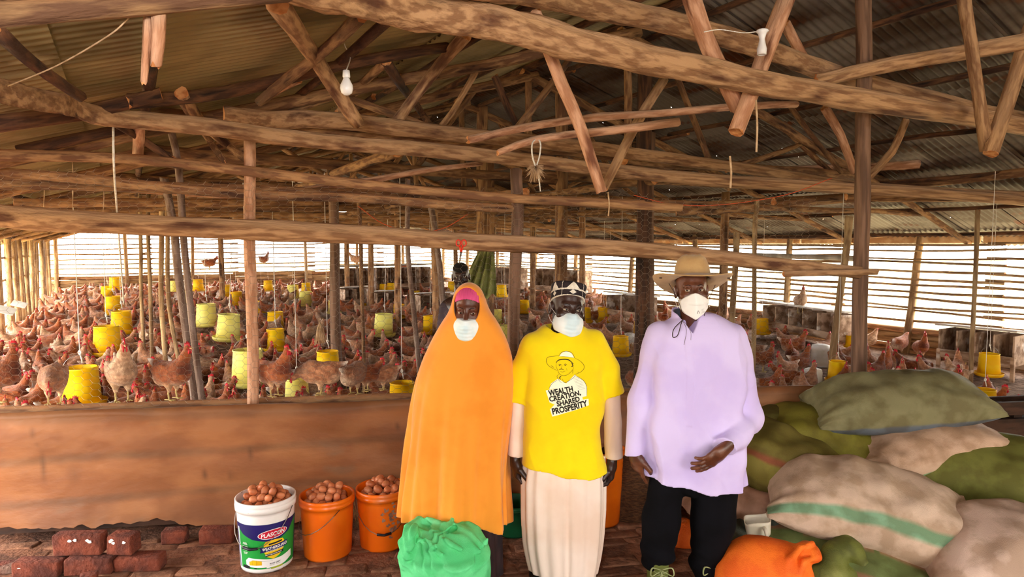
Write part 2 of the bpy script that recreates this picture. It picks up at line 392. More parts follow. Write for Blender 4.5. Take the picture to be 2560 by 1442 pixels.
for k in range(34):                                   # left wall: close upright poles
    v_ = 7.2 + k * .47 + rr.uniform(-.08, .08); p = uv(UL + rr.uniform(-.05, .05), v_, 0)
    T('stud', [p + Vector((0, 0, .02)), p + Vector((rr.uniform(-.05, .05), 0, 2.12))], rr.uniform(.045, .075), .045, 'slat', 8, wl, step=.3)
for row in range(5):
    z = .3 + row * .42
    T('slat', [uv(UL - .06, 7, z), uv(UL - .06, 15, z + .03), uv(UL - .06, VF, z)], .025, .02, 'slat', 6, wl, step=.7)
# pale eaves board and grey water pipe along the right wall
pm('board_pale', '#d8b78c', '#b98d60', 5, (.3, 1, 1), .8, .2)
pm('pipe_grey', '#b7ab97', '#8f8472', 4, (1, 1, .3), .6, .1)
q = Matrix.Rotation(math.atan2(V.y, V.x), 3, 'Z')
for k in range(7):
    v0 = 3.3 + k * 2.9; MB().box(uv(URT + .12, v0, 1.93), (2.86, .025, .13), q).build('eaves_board', M['board_pale'], wr, False)
pip = MB().tube([uv(URT - .22, 6.3, 1.62), uv(URT - .2, 10, 1.66), uv(URT - .2, 19, 1.7)], .045, 10).build('pipe', M['pipe_grey'])
tag(pip, 'pale grey plastic water pipe running level along the slatted right wall', 'pipe')
# ------------------------------------------------------------------ near timbers, traced in their own frames
def under(p, drop=.07):
    u = p.x * U.x + p.y * U.y
    if p.z > roofz(u) - drop and u < UR + .5:
        r = p - O; s_ = r.x * U.x + r.y * U.y; k = (ZR - SL * UR - drop - CAMZ) / (r.z - SL * s_)
        if 0 < k < 1: return O + r * k
    if p.z > roofz(u) - drop and u >= UR + .5:
        r = p - O; s_ = r.x * U.x + r.y * U.y; k = (ZR + SL * UR - drop - CAMZ) / (r.z + SL * s_)
        if 0 < k < 1: return O + r * k
    return p
def beam(name, label, cat, pts, r0, r1=None, m='tie_wood', n=12, rough=.07, group=None, **k):
    o = log(name, [under(p) for p in pts], r0, r1 if r1 else r0 * .88, M[m], None, n=n, rough=rough, **k); return tag(o, label, cat, group)
v1 = 2.62
beam('roof_beam', 'thickest pale-topped tie log, crossing the roof just above the yellow shirt and hat', 'beam', [PV(640, -75, v1), PV(1000, 12, v1), PV(1310, 80, v1), PV(1700, 165, v1), PV(2140, 245, v1), PV(2620, 330, v1)], .082, .066, rough=.10, n=16, step=.1)
beam('roof_beam', 'pale-topped upper tie log behind the thickest one, near the top edge of the roof timbers', 'beam', [PV(1120, -70, 3.15), PV(1480, 12, 3.15), PV(1850, 105, 3.15), PV(2110, 190, 3.15), PV(2560, 300, 3.2)], .078, .06, rough=.10, n=14)
beam('roof_beam', 'long tie log running from beside the hanging white rope at its thick end to the far eaves', 'beam', [PV(-60, 210, 2.75), PV(150, 258, 3.4), PV(300, 288, 3.9), PV(850, 352, 4.3), PV(1330, 402, 4.3), PV(1800, 450, 4.3), PV(2600, 505, 4.35)], .042, .058, rough=.09, n=14)
beam('roof_beam', 'slimmer tie log lying just above and behind the long tie log', 'beam', [PV(560, 288, 4.62), PV(850, 307, 4.6), PV(1330, 352, 4.6), PV(1710, 398, 4.6), PV(2140, 462, 4.6), PV(2600, 492, 4.6)], .062, .05, n=12)
beam('roof_beam', 'round log across the very top above the twin hanging stubs', 'beam', [PV(-80, 32, 1.9), PV(330, 2, 1.9), PV(720, -22, 1.95)], .031, .026, 'bark', n=14, rough=.1)
beam('roof_beam', 'peeled splice log rising over the tall thick post', 'beam', [PV(2040, 203, 3.0), PV(2200, 165, 2.8), PV(2380, 135, 2.5), PV(2640, 90, 2.1)], .05, .05, n=12, rough=.12)
beam('roof_pole', 'long pale peeled pole slanting above the frayed rope tuft', 'pole', [PV(1170, 352, 3.9), PV(1400, 302, 3.8), PV(1700, 275, 3.7), PV(1990, 262, 3.6)], .026, .03, 'peeled', n=10, rough=.1)
beam('roof_pole', 'short pale peeled pole with a cut end, carrying the frayed rope tuft', 'pole', [PV(1245, 382, 3.55), PV(1345, 350, 3.5), PV(1500, 330, 3.45), PV(1695, 303, 3.4)], .02, .032, 'peeled', n=10, rough=.12)
beam('roof_pole', 'pale peeled pole low behind the square middle post', 'pole', [PV(720, 482, 5.2), PV(930, 450, 5.1), PV(1080, 422, 5.0), PV(1205, 408, 5.0)], .03, .02, 'peeled', n=10, rough=.1)
beam('roof_pole', 'pale reddish log with a snapped end beside the tall thick post', 'pole', [PV(1890, 432, 5.0), PV(2120, 418, 5.0), PV(2295, 408, 5.0)], .045, .055, 'peeled', n=10, rough=.1)
beam('roof_pole', 'level log under the corrugated eaves behind the tall thick post', 'pole', [PV(1690, 530, 5.2), PV(1900, 515, 5.2), PV(2150, 495, 5.2), PV(2620, 492, 5.2)], .05, .06, 'bark', n=10)
beam('roof_pole', 'lower level log sagging towards the hen house eaves beside the tall thick post', 'pole', [PV(2170, 470, 5.7), PV(2380, 452, 5.7), PV(2620, 425, 5.7)], .05, .05, 'bark', n=9)
# braces near
B_ = [
 ('light peeled brace dropping behind the thickest tie log towards the cut-off stub', [(1722, -20), (1775, 120), (1850, 272)], 2.8, .052, 'peeled'),
 ('light brace ending in a sawn stub under the thickest tie log', [(1972, -20), (1905, 150), (1838, 328)], 2.72, .052, 'peeled'),
 ('orange brace under the thickest tie log, split into a light face', [(1335, 30), (1400, 210), (1450, 330), (1500, 480)], 3.0, .034, 'peeled'),
 ('straight brown brace crossing to the bulb end of the long tie log', [(695, 0), (790, 145), (888, 300)], 3.9, .044, 'tie_wood'),
 ('slender light brace leaning left of the peeled pole in the middle trusses', [(1165, 88), (1075, 195), (985, 312)], 4.6, .042, 'tie_wood'),
 ('tan brace at the tall thick post with a torn end', [(2405, -20), (2440, 170), (2468, 375)], 2.3, .040, 'tie_wood'),
 ('heavy tan brace with a round sawn end beside the torn one', [(2590, 30), (2540, 200), (2478, 385)], 2.25, .048, 'tie_wood'),
 ('dark knobbly branch brace under the light roof sheets', [(-20, 65), (90, 145), (205, 235)], 3.3, .022, 'bark_dark'),
 ('thin dark branch brace below the long tie log near the white rope', [(262, 290), (345, 340), (430, 398)], 4.7, .025, 'bark_dark'),
 ('dark short brace beside the light bulb cord', [(905, 42), (800, 130), (652, 255)], 4.2, .03, 'bark'),
 ('thin brace rising right behind the light bulb', [(968, 148), (910, 210), (845, 285)], 5.0, .03, 'tie_wood'),
 ('brown brace leaning behind the upright pole with a cut top', [(455, 235), (530, 330), (615, 400)], 5.4, .034, 'bark'),
 ('thin twin brace next to the brown one behind the cut-topped pole', [(450, 240), (500, 320), (560, 405)], 5.5, .026, 'bark'),
 ('brace leaning left under the light roof sheets in the middle trusses', [(1190, 180), (1130, 280), (1090, 330)], 5.9, .03, 'tie_wood'),
 ('dark brace leaning right over the white roof gap', [(960, 150), (1040, 260), (1085, 330)], 5.9, .035, 'bark_dark'),
 ('dark brace falling towards the frayed rope tuft', [(1235, 190), (1270, 270), (1310, 350)], 5.6, .035, 'bark_dark'),
 ('pale brace leaning down from the thickest tie log towards the double post', [(1660, 200), (1590, 310), (1510, 470)], 4.0, .038, 'tie_wood'),
 ('brown brace in front of the dark sheets left of the tall thick post', [(2060, 270), (2100, 340), (2135, 430)], 3.9, .04, 'peeled'),
 ('slim dark brace left of the brown one before the dark sheets', [(1975, 265), (2030, 345), (2100, 430)], 4.2, .025, 'bark'),
 ('pale brace leaning away to the right of the tall thick post', [(2265, 300), (2230, 380), (2160, 455)], 3.9, .038, 'tie_wood'),
 ('brown brace hanging beneath the peeled splice log', [(1962, 60), (1985, 100), (2015, 155)], 3.4, .04, 'peeled'),
]
for lb, pts, v_, r, mm in B_:
    beam('brace', lb, 'brace', [PV(x, y, v_) for x, y in pts], r, r * .95, mm, n=11, rough=.08)
# rafters right under the light sheets (photo: dark logs against the olive sheets)
def PR(px, py, drop=.07):              # point just beneath the left roof slope
    r = ray(px, py); s = r.x * U.x + r.y * U.y
    return O + r * ((ZR - SL * UR - drop - CAMZ) / (r.z - SL * s))
R_ = [('dark rafter log high under the light sheets, forking at the wrapped stub', [(320, 252), (560, 228), (850, 165), (1120, 120)], .036),
      ('dark rafter log running from behind the long tie log to the light sheets edge', [(-40, 312), (200, 280), (400, 235)], .038),
      ('lowest dark rafter log under the light sheets by the white rope', [(40, 378), (240, 335), (430, 300)], .036),
      ('slim dark rafter log behind the slanting short pale stub', [(540, 292), (700, 262), (870, 232)], .03)]
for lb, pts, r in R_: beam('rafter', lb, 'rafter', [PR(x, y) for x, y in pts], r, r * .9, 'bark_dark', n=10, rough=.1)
beam('stub', 'thin knobbly hanging stub of the pair under the top log', 'stub', [PV(372, 28, 1.95), PV(366, 120, 1.95), PV(358, 208, 1.95)], .012, .008, 'peeled', n=9, rough=.2)
beam('stub', 'thick wrapped hanging stub of the pair under the top log', 'stub', [PV(398, 28, 1.93), PV(396, 100, 1.93), PV(391, 162, 1.93)], .019, .012, 'peeled', n=10, rough=.15)
beam('stub', 'pale short stub slanting against the light sheets', 'stub', [PV(745, 195, 4.9), PV(700, 222, 4.9), PV(655, 255, 4.9)], .03, .02, 'peeled', n=9, rough=.15)
beam('stub', 'pale upright stub end between the lower rafters near the white rope', 'stub', [PV(350, 298, 4.9), PV(343, 390, 4.9)], .028, .03, 'peeled', n=9, rough=.12)

# partition: beam over the mesh, posts, sheet
beam('partition_beam', 'thick bark-stripped log across the netting, behind the orange-veiled woman and the hat', 'beam', [PP(-60, 535), PP(200, 552), PP(600, 575), PP(1000, 592), PP(1340, 606), PP(1700, 628), PP(1960, 658), PP(2150, 683)], .072, .045, 'tie_wood', n=14, rough=.1)
beam('partition_beam', 'short stub log nailed across the tall thick post at the end of the netting', 'beam', [PP(1958, 683, .1), PP(2190, 682, .1)], .022, .02, 'tie_wood', n=10, rough=.1)
beam('partition_rail', 'thin log along the top edge of the netting, lowest of the logs over the hens', 'rail', [PP(-40, 388, -.05), PP(300, 398, -.05), PP(600, 425, -.05), PP(900, 460, -.05), PP(1290, 500, -.05), PP(1700, 520, -.05)], .035, .03, 'bark', n=10)
beam('partition_rail', 'second thin log along the netting, just beneath its top edge', 'rail', [PP(-40, 430, -.12), PP(400, 465, -.12), PP(850, 495, -.12), PP(1290, 522, -.12)], .034, .03, 'bark', n=10)
def post(name, lb, pts, off, r, m, sq=0.0, zbot=0.0, **k):
    P = [PP(x, y, off) for x, y in pts]; q_ = P[-1].copy(); d = (P[-1] - P[-2]); 
    if q_.z > zbot: q_ = q_ + d * ((zbot - q_.z) / d.z)
    P[-1] = q_; o = log(name, P, r, r * .98, M[m], None, n=12, rough=.05, square=sq, **k); return tag(o, lb, 'post')
post('post', 'pale round pole with a rough cut top, standing alone in front of the hens', [(624, 342), (627, 700), (629, 1010)], -.11, .037, 'peeled')
post('post', 'square sawn brown post between the orange-veiled woman and the yellow shirt', [(1290, 424), (1288, 700), (1288, 960)], -.12, .04, 'sawn', sq=.9)
post('post', 'tall thick split post right of the hat, rising to the roof', [(2160, -40), (2158, 480), (2148, 960)], -.10, .052, 'sawn', sq=.3)
def pole(lb, pts, off, r, m='grey_pole', cat='pole', **k):
    P = [PP(x, y, off) for x, y in pts]; d = P[-1] - P[-2]; zf = floorz(P[-1].x, P[-1].y)
    if d.z < 0 and P[-1].z > zf: P[-1] = P[-1] + d * ((zf - P[-1].z) / d.z)
    return tag(log('pole', P, r, r * .9, M[m], None, n=9, **k), lb, cat)
pole('grey leaning pole nearer the pale round pole, from the roof down among the hens', [(428, 308), (446, 420), (462, 640), (488, 880), (506, 990)], -.9, .027)
pole('thicker grey leaning pole just left of its twin among the hens', [(410, 445), (436, 560), (452, 740), (470, 885)], -1.5, .033)
pole('slender grey pole beside the white rope left of the orange-veiled woman', [(1018, 448), (1022, 600), (1036, 780), (1048, 940)], -1.2, .022)
pole('thin dark pole standing midway between the plank post and the veiled woman', [(893, 480), (903, 640), (906, 800), (908, 890)], -1.9, .019, 'bark')
pole('pale crooked pole leaning behind the man in the dark shirt', [(1075, 510), (1090, 600), (1105, 700), (1112, 800)], -3.0, .035)
pole('thin round pole in front of the slatted wall right of the hat', [(1893, 500), (1888, 640), (1882, 840)], -1.6, .024, 'slat')
pole('leaning wall pole crossed by the end of the netting log', [(2122, 540), (2108, 680), (2086, 850)], -2.6, .042, 'slat')
pole('thin upright pole near the nest box at the slatted right wall', [(2445, 525), (2436, 740), (2430, 900)], -2.2, .026, 'slat')
pole('upright pole behind the right brim of the hat', [(1842, 580), (1836, 700), (1832, 800)], -3.2, .04, 'slat')
for i, (x, w) in enumerate(((354, .03), (372, .03), (402, .036), (420, .03))):
    pole(['leftmost of four slim poles in a row before the far slatted wall', 'second of four slim poles before the far slatted wall', 'third of four slim poles before the far slatted wall, dark and thicker', 'last of four slim poles before the far slatted wall, nearest the leaning poles'][i], [(x - 2, 480), (x + 1, 700 + i * 10), (x + (2, 3, 6, 14)[i], 760 + i * 20)], -4.6 + i * .4, w * .8, 'slat')
def gpost(lb, u, v_, r, m='sawn', ztop=2.6, sq=.5):
    p = uv(u, v_, 0); return tag(log('post', [Vector((p.x, p.y, ztop)), Vector((p.x, p.y, 1)), Vector((p.x, p.y, floorz(p.x, p.y) - .05))], r, r * 1.05, M[m], None, n=10, square=sq), lb, 'post')
gpost('plank-faced brown post with a straw bunch tied on, inside the netting', 1.8, 6.75, .045, 'sawn', 2.6, .8)
gpost('thick dark post of the double post behind the hat, left one', 4.42, 5.05, .07, 'bark_dark', 3.6)
gpost('paler squared post of the double post behind the hat, right one', 4.72, 5.3, .055, 'sawn', 3.0)
gpost('thick roof post straight behind the patterned cap', 4.55, 6.7, .075, 'bark', 3.8)
gpost('roof post behind the green hanging cloth', 4.42, 8.5, .08, 'bark', 3.8)
gpost('companion post standing beside the green hanging cloth', 4.75, 8.9, .07, 'bark', 3.2)
cnt_ = {}
for i, (u, v_) in enumerate(((4.45, 10.3), (4.45, 12.1), (4.5, 13.9), (4.5, 15.7), (1.8, 12.4), (7.5, 6.8), (7.5, 8.5), (7.5, 10.3), (7.5, 12.1), (7.5, 13.9), (1.8, 16.5), (7.5, 16))):
    p = uv(u, v_, 0)
    rw = {1: 'row nearer the left wall', 4: 'middle row', 7: 'row nearer the right wall'}[int(u)]; cnt_[int(u)] = cnt_.get(int(u), 0) + 1
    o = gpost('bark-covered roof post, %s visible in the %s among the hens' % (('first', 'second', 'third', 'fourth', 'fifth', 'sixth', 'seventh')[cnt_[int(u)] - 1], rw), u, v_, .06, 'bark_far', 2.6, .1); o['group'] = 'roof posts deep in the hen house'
# roof timber end wired to the tall post
# sheet on the half wall
pm('tarp', '#98623a', '#84502c', 2.2, (1, 1, 2.2), .6, .35, c3='#7a5e46', s3=1.4, t3=.6, bscale=9, spec=.35)
def tarp_mat():
    m = M['tarp']; nt = m.node_tree; N = nt.nodes; Lk = nt.links; b = N['Principled BSDF']
    src = b.inputs['Base Color'].links[0].from_socket
    at = N.new('ShaderNodeAttribute'); at.attribute_name = 'Col'
    mx = N.new('ShaderNodeMix'); mx.data_type = 'RGBA'; mx.blend_type = 'MULTIPLY'; mx.inputs[0].default_value = 1
    Lk.new(src, mx.inputs[6]); Lk.new(at.outputs['Color'], mx.inputs[7]); Lk.new(mx.outputs[2], b.inputs['Base Color'])
    wv = N.new('ShaderNodeTexWave'); wv.inputs['Scale'].default_value = 60; wv.bands_direction = 'Z'
    tc = N.new('ShaderNodeTexCoord'); Lk.new(tc.outputs['Object'], wv.inputs['Vector'])
tarp_mat()
LT = 6.15; nx, nz = 260, 60
vs = []; fs = []; cl = []
topz = lambda t: .83 + .012 * mnoise.noise((t * 1.3, 0, 5))
for side in (0, 1):
    for i in range(nx + 1):
        t = -.35 + (LT + .35) * i / nx
        base = .015 + (.05 + .05 * mnoise.noise((t * 1.7, 2, 0))) * (1 if t < 2.1 else .3) + (.03 * mnoise.noise((t * 14, 0, 1)))
        base += .07 / (1 + math.exp((t - .95) * 14))
        zt_ = topz(t)
        for j in range(nz + 1):
            s = j / nz; z = zt_ - (zt_ - base) * s
            hang = (1 - abs(2 * ((t / 1.9) % 1) - 1))
            d = .035 + .022 * mnoise.noise((t * .9, z * 2.6, 0)) + .012 * mnoise.noise((t * 2.5 + z * 3, z * 5, 2)) + .01 * math.sin(t * 1.2 + z * 9) * s + .05 * s * s * (0.4 + .3 * math.sin(t * 2.2))
            if s < .05: d = .03 - .03 * (1 - s / .05) ** 2 + .01
            if side: d -= .012
            p = PA + PD * t + PN * d; vs.append((p.x, p.y, z))
            c = np.array([1., 1., 1.])
            for zb, wb, sl in ((.80, .045, 0), (.555, .032, .030), (.285, .03, .028)):
                zz = zb + sl * (t - 1) * 1.2 + .02 * mnoise.noise((t * 1.1, zb * 9, 0)) + .015 * math.sin(t * 1.4 + zb * 4)
                k_ = max(0, 1 - abs(z - zz) / wb) ** .5 * (.55 + .25 * mnoise.noise((t * 5, z * 8, 7)))
                c *= 1 - k_ * np.array([.50, .38, .22])
            g = mnoise.noise((t * 2.3 + 9, z * 6, 4)); c *= 1 + .16 * g
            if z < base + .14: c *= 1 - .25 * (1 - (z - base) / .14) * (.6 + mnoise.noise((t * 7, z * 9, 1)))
            for (bt, bz, br, bl) in ((.17, .5, .016, .10), (.12, .71, .010, .04), (.14, .64, .014, .02), (1.37, .52, .016, .05), (1.1, .40, .014, .045), (1.26, .38, .016, .05), (2.3, .66, .02, .03), (.35, .44, .045, .07)):
                e = math.hypot((t - bt) / br, (z - bz) / bl)
                if e < 1.2: c *= 1 - (.45 if br < .03 else .2) * max(0, 1.2 - e) * 1.0
            cl.append(np.clip(c, .04, 1.2))
off = (nx + 1) * (nz + 1)
for i in range(nx):
    for j in range(nz):
        a = i * (nz + 1) + j
        t = -.35 + (LT + .35) * i / nx
        fs.append((a, a + 1, a + nz + 2, a + nz + 1)); b = a + off; fs.append((b, b + nz + 1, b + nz + 2, b + 1))
for i in range(nx): a = i * (nz + 1); fs.append((a, a + nz + 1, a + nz + 1 + off, a + off))
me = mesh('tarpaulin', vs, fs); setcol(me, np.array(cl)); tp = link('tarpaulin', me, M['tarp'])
tag(tp, 'stained brown woven plastic sheet stretched over the half wall in front of the hens', 'tarpaulin')
kb = MB()                                             # timber behind the sheet
kb.box(tuple((PA + PD * 2.9 + PN * -.03)[:2]) + (.42,), (6.4, .03, .70), Matrix.Rotation(math.atan2(PD.y, PD.x), 3, 'Z'))
w_near = kb.build('wall_near', M['plank_dark'], smooth=False); tag(w_near, kind='structure')
# frayed straw fringe hanging under the sheet
fr = MB(); rr = random.Random(2)
for k in range(150):
    t = rr.uniform(1.75, 2.32); p = PA + PD * t + PN * rr.uniform(.05, .08); z = .17 + rr.uniform(-.02, .02)
    q_ = p + PD * rr.uniform(-.05, .05) + PN * rr.uniform(.0, .05)
    fr.tube([(p.x, p.y, z), ((p.x + q_.x) / 2, (p.y + q_.y) / 2 - .01, z * .55), (q_.x, q_.y, .015)], .0013, 3)
pm('straw', '#c09058', '#8d6436', 20, rough=.9); tag(fr.build('straw_fringe', M['straw']), 'frayed bunch of dry straw fibres hanging under the brown sheet', 'straw', kind='stuff')

# hexagonal wire netting over the half wall
pm('wire', '#b9a792', '#8a7a68', 30, rough=.4, metal=.7)
nb = MB(); cw, chh = .1, .021; vs = []; fs = []
def seg(a, b, r=.00075):
    d = (b - a).normalized(); x = d.cross(PN).normalized() * r; y = PN * r; k0 = len(vs)
    for p in (a, b):
        for c_ in (x, -x * .5 + y * .87, -x * .5 - y * .87): vs.append(p + c_)
    for j in range(3): j2 = (j + 1) % 3; fs.append((k0 + j, k0 + j2, k0 + 3 + j2, k0 + 3 + j))
def topedge(t): return 2.28 - .02 * t + .06 * mnoise.noise((t * 1.5, 0, 0))
rows = int(1.5 / chh); cols = int(5.5 / cw)
def wp(t, z):
    return PA + PD * t + PN * (-.045 + .02 * mnoise.noise((t * 1.2, z * 1.5, 3))) + Vector((0, 0, z)) + Vector((mnoise.noise((t * 2, z * 2, 9)) * .02, 0, mnoise.noise((t * 2, z * 2, 5)) * .02))
for r in range(rows):
    for c in range(cols):
        t = -.2 + (c + (r % 2) * .5) * cw; z = .84 + r * chh
        if z > topedge(t): continue
        a = wp(t - cw / 6, z); b = wp(t + cw / 6, z); seg(a, b, .001)
        seg(b, wp(t + cw / 3, z + chh)); seg(a, wp(t - cw / 3, z + chh))
net = link('wire_netting', mesh('wire_netting', vs, fs, False), M['wire']); tag(net, 'hexagonal chicken wire netting stretched above the brown sheeted half wall', 'netting', kind='stuff')
# ------------------------------------------------------------------ implicit-surface modelling
def surf_nets(F, lo, h):
    nx_, ny_, nz_ = F.shape; ins = F < 0
    c = ins[:-1, :-1, :-1].astype(np.int8)
    for d in ((1, 0, 0), (0, 1, 0), (0, 0, 1), (1, 1, 0), (1, 0, 1), (0, 1, 1), (1, 1, 1)):
        c = c + ins[d[0]:nx_ - 1 + d[0], d[1]:ny_ - 1 + d[1], d[2]:nz_ - 1 + d[2]]
    act = (c > 0) & (c < 8); I, J, K = np.nonzero(act)
    idx = -np.ones(act.shape, np.int32); idx[I, J, K] = np.arange(len(I))
    acc = np.zeros((len(I), 3), np.float32); cnt = np.zeros(len(I), np.float32)
    cs = [(0, 0, 0), (1, 0, 0), (0, 1, 0), (1, 1, 0), (0, 0, 1), (1, 0, 1), (0, 1, 1), (1, 1, 1)]
    for a in cs:
        for ax in range(3):
            if a[ax]: continue
            b = list(a); b[ax] = 1
            fa = F[I + a[0], J + a[1], K + a[2]]; fb = F[I + b[0], J + b[1], K + b[2]]
            m = (fa < 0) != (fb < 0); t = np.where(m, fa / (fa - fb + 1e-12), 0)
            for q in range(3): acc[:, q] += np.where(m, a[q] + (t if q == ax else 0), 0)
            cnt += m
    v = acc / cnt[:, None] + np.stack([I, J, K], 1); v = v * h + np.array(lo, np.float32)
    quads = []
    for ax in range(3):
        s0 = [slice(None)] * 3; s1 = [slice(None)] * 3; s0[ax] = slice(0, -1); s1[ax] = slice(1, None)
        A = ins[tuple(s0)]; B = ins[tuple(s1)]; ch = A != B; b_, c_ = [q for q in range(3) if q != ax]
        P = np.array(np.nonzero(ch)); ok = (P[b_] > 0) & (P[c_] > 0) & (P[b_] < F.shape[b_] - 1) & (P[c_] < F.shape[c_] - 1); P = P[:, ok]
        def g(db, dc):
            Q = P.copy(); Q[b_] -= db; Q[c_] -= dc; return idx[Q[0], Q[1], Q[2]]
        q = np.stack([g(1, 1), g(0, 1), g(0, 0), g(1, 0)], 1); fl = A[tuple(P)]
        if ax == 1: fl = ~fl
        q[~fl] = q[~fl][:, ::-1]; quads.append(q)
    return v, np.concatenate(quads)
def grid(lo, hi, h):
    n = [int(math.ceil((hi[i] - lo[i]) / h)) + 1 for i in range(3)]
    ax = [np.float32(lo[i]) + np.arange(n[i], dtype=np.float32) * np.float32(h) for i in range(3)]
    return np.meshgrid(*ax, indexing='ij')
def sdf(fn, lo, hi, h): X, Y, Z = grid(lo, hi, h); return surf_nets(fn(X, Y, Z).astype(np.float32), lo, h)
def smin(a, b, k): hh = np.clip(.5 + .5 * (b - a) / k, 0, 1); return b * (1 - hh) + a * hh - k * hh * (1 - hh)
def smax(a, b, k): return -smin(-a, -b, k)
def ell(X, Y, Z, c, r, R=None):
    x, y, z = X - c[0], Y - c[1], Z - c[2]
    if R is not None:
        Ri = R.transposed() if isinstance(R, Matrix) else R
        x, y, z = (Ri[0][0] * x + Ri[0][1] * y + Ri[0][2] * z, Ri[1][0] * x + Ri[1][1] * y + Ri[1][2] * z, Ri[2][0] * x + Ri[2][1] * y + Ri[2][2] * z)
    k0 = np.sqrt((x / r[0]) ** 2 + (y / r[1]) ** 2 + (z / r[2]) ** 2); k1 = np.sqrt((x / r[0] ** 2) ** 2 + (y / r[1] ** 2) ** 2 + (z / r[2] ** 2) ** 2)
    return k0 * (k0 - 1) / (k1 + 1e-6)
def rc(X, Y, Z, a, b, ra, rb, sq=None, flat=False):
    a = np.array(a, np.float32); b = np.array(b, np.float32); d = b - a; L2 = float(d @ d)
    t0 = ((X - a[0]) * d[0] + (Y - a[1]) * d[1] + (Z - a[2]) * d[2]) / L2; t = np.clip(t0, 0, 1)
    f = np.sqrt((X - a[0] - t * d[0]) ** 2 + ((Y - a[1] - t * d[1]) * (sq or 1)) ** 2 + (Z - a[2] - t * d[2]) ** 2) - (ra + (rb - ra) * t)
    if flat: f = np.maximum(f, (t0 - 1) * math.sqrt(L2))
    return f
def wav(X, Y, Z, f, s=0.0):
    return (np.sin(X * f + s + 1.7 * np.sin(Z * f * .6 + s)) + np.sin(Z * f * 1.3 + 2 * s + 1.5 * np.sin(Y * f * .8)) + np.sin((X + Z) * f * .7 - s * 3 + 1.2 * np.sin(X * f * .9))) / 3
def crease(X, Y, Z, f, s): return np.abs(wav(X, Y, Z, f, s)) ** .6 - .55
def prof(Z, rows):                      # rows sorted by z: z, then values
    r = sorted(rows); z = [a[0] for a in r]; return [np.interp(Z, z, [a[i] for a in r]).astype(np.float32) for i in range(1, len(r[0]))]
def smoothprof(Z, rows):
    out = 0
    for d in (-.03, -.015, 0, .015, .03): out = out + np.array(prof(Z + d, rows))
    return list(out / 5)
def pxrows(rows, Yp, yc=0.0):           # (py, left px, right px, half depth[, centre y offset]) -> world profile
    o = []
    for r in rows:
        a = W(r[1], r[0], Yp); b = W(r[2], r[0], Yp); o.append((a.z, (a.x + b.x) / 2, (b.x - a.x) / 2, r[3], Yp + (r[4] if len(r) > 4 else yc)))
    return o
def xform(v, R, t): return v @ np.array(R.to_3x3(), np.float32).T + np.array(t, np.float32)
def mcat(parts):
    vs = []; qs = []; n = 0
    for v, q in parts: vs.append(v); qs.append(q + n); n += len(v)
    return np.concatenate(vs), np.concatenate(qs)
# ---- head, local frame: face looks along -y, origin between ears at eye height
def head_sdf(X, Y, Z, wide=1.0, female=False):
    Xa = np.abs(X) / wide
    f = ell(Xa, Y, Z, (0, .014, .034), (.073, .093, .083))
    f = smin(f, ell(Xa, Y, Z, (0, -.022, -.036), (.060, .068, .080)), .03)
    f = smin(f, ell(Xa, Y, Z, (0, -.044, -.093), (.036, .038, .026)), .03)
    f = smin(f, rc(Xa, Y, Z, (0, -.078, .019), (.036, -.068, .020), .012, .010), .014)
    f = smin(f, ell(Xa, Y, Z, (.043, -.060, -.030), (.022, .020, .019)), .022)
    f = smax(f, -ell(Xa, Y, Z, (.031, -.094, 0.001), (.0175, .017, .0105)), .012)
    f = smin(f, rc(Xa, Y, Z, (0, -.086, .004), (0, -.108, -.034), .0075, .0125), .012)
    f = smin(f, ell(Xa, Y, Z, (.0145, -.096, -.040), (.0095, .011, .008)), .007)
    f = smax(f, -ell(Xa, Y, Z, (.008, -.104, -.050), (.004, .007, .005)), .004)
    f = smin(f, ell(Xa, Y, Z, (0, -.090, -.064), (.025, .012, .0065)), .006)
    f = smin(f, ell(Xa, Y, Z, (0, -.088, -.0765), (.021, .012, .008)), .006)
    eb = np.sqrt((Xa - .031) ** 2 + (Y + .0765) ** 2 + (Z - .001) ** 2)
    f = smin(f, np.maximum(eb - .0142, -(Z - .0022)), .003)
    f = smin(f, np.maximum(eb - .0138, (Z + .0044)), .003)
    ear = ell(Xa, Y, Z, (.076, .012, -.012), (.010, .021, .032)); ear = smax(ear, -ell(Xa, Y, Z, (.086, .006, -.010), (.008, .011, .019)), .006)
    f = smin(f, ear, .008)
    return f
def make_head(R, t, neck_to, s=1.0, h=.0026, nr=.055, wide=1.0, brow=True):
    """returns world mesh of the head with its neck reaching neck_to"""
    Ri = R.transposed(); nt = (Ri @ (Vector(neck_to) - Vector(t))) / s
    def fn(X, Y, Z):
        f = head_sdf(X, Y, Z, wide)
        return smin(f, rc(X, Y, Z, (0, .022, -.05), tuple(nt), nr, nr + .006), .022)
    v, q = sdf(fn, (-.13, -.135, min(-.16, nt.z - .02)), (.13, .14, .13), h)
    return xform(v * s, R, t), q
def add_eyes(parent, R, t, s, gaze=(0, 0)):
    for sx in (-1, 1):
        m = MB(); n = 14
        prof_ = [(math.sin(a) * .0122, -math.cos(a) * .0122) for a in np.linspace(0.001, math.pi, 15)]
        m.lathe(prof_, n)
        me = mesh('eye', m.v, m.f); me.materials.append(M['eye_white']); me.materials.append(M['iris'])
        for p in me.polygons:
            c = p.center
            if math.hypot(c.x, c.y) < .0062 and c.z < 0: p.material_index = 1
        o = bpy.data.objects.new('eye', me); col.objects.link(o); o.parent = parent
        Rg = R @ Euler((gaze[1], 0, gaze[0])).to_matrix() @ Matrix.Rotation(math.radians(-90), 3, 'X')
        # local -z (iris pole) must look along -y
        o.matrix_local = Matrix.Translation(Vector(t) + R @ (Vector((sx * .031, -.0765, .001)) * s)) @ (Rg.to_4x4()) @ Matrix.Scale(s, 4)
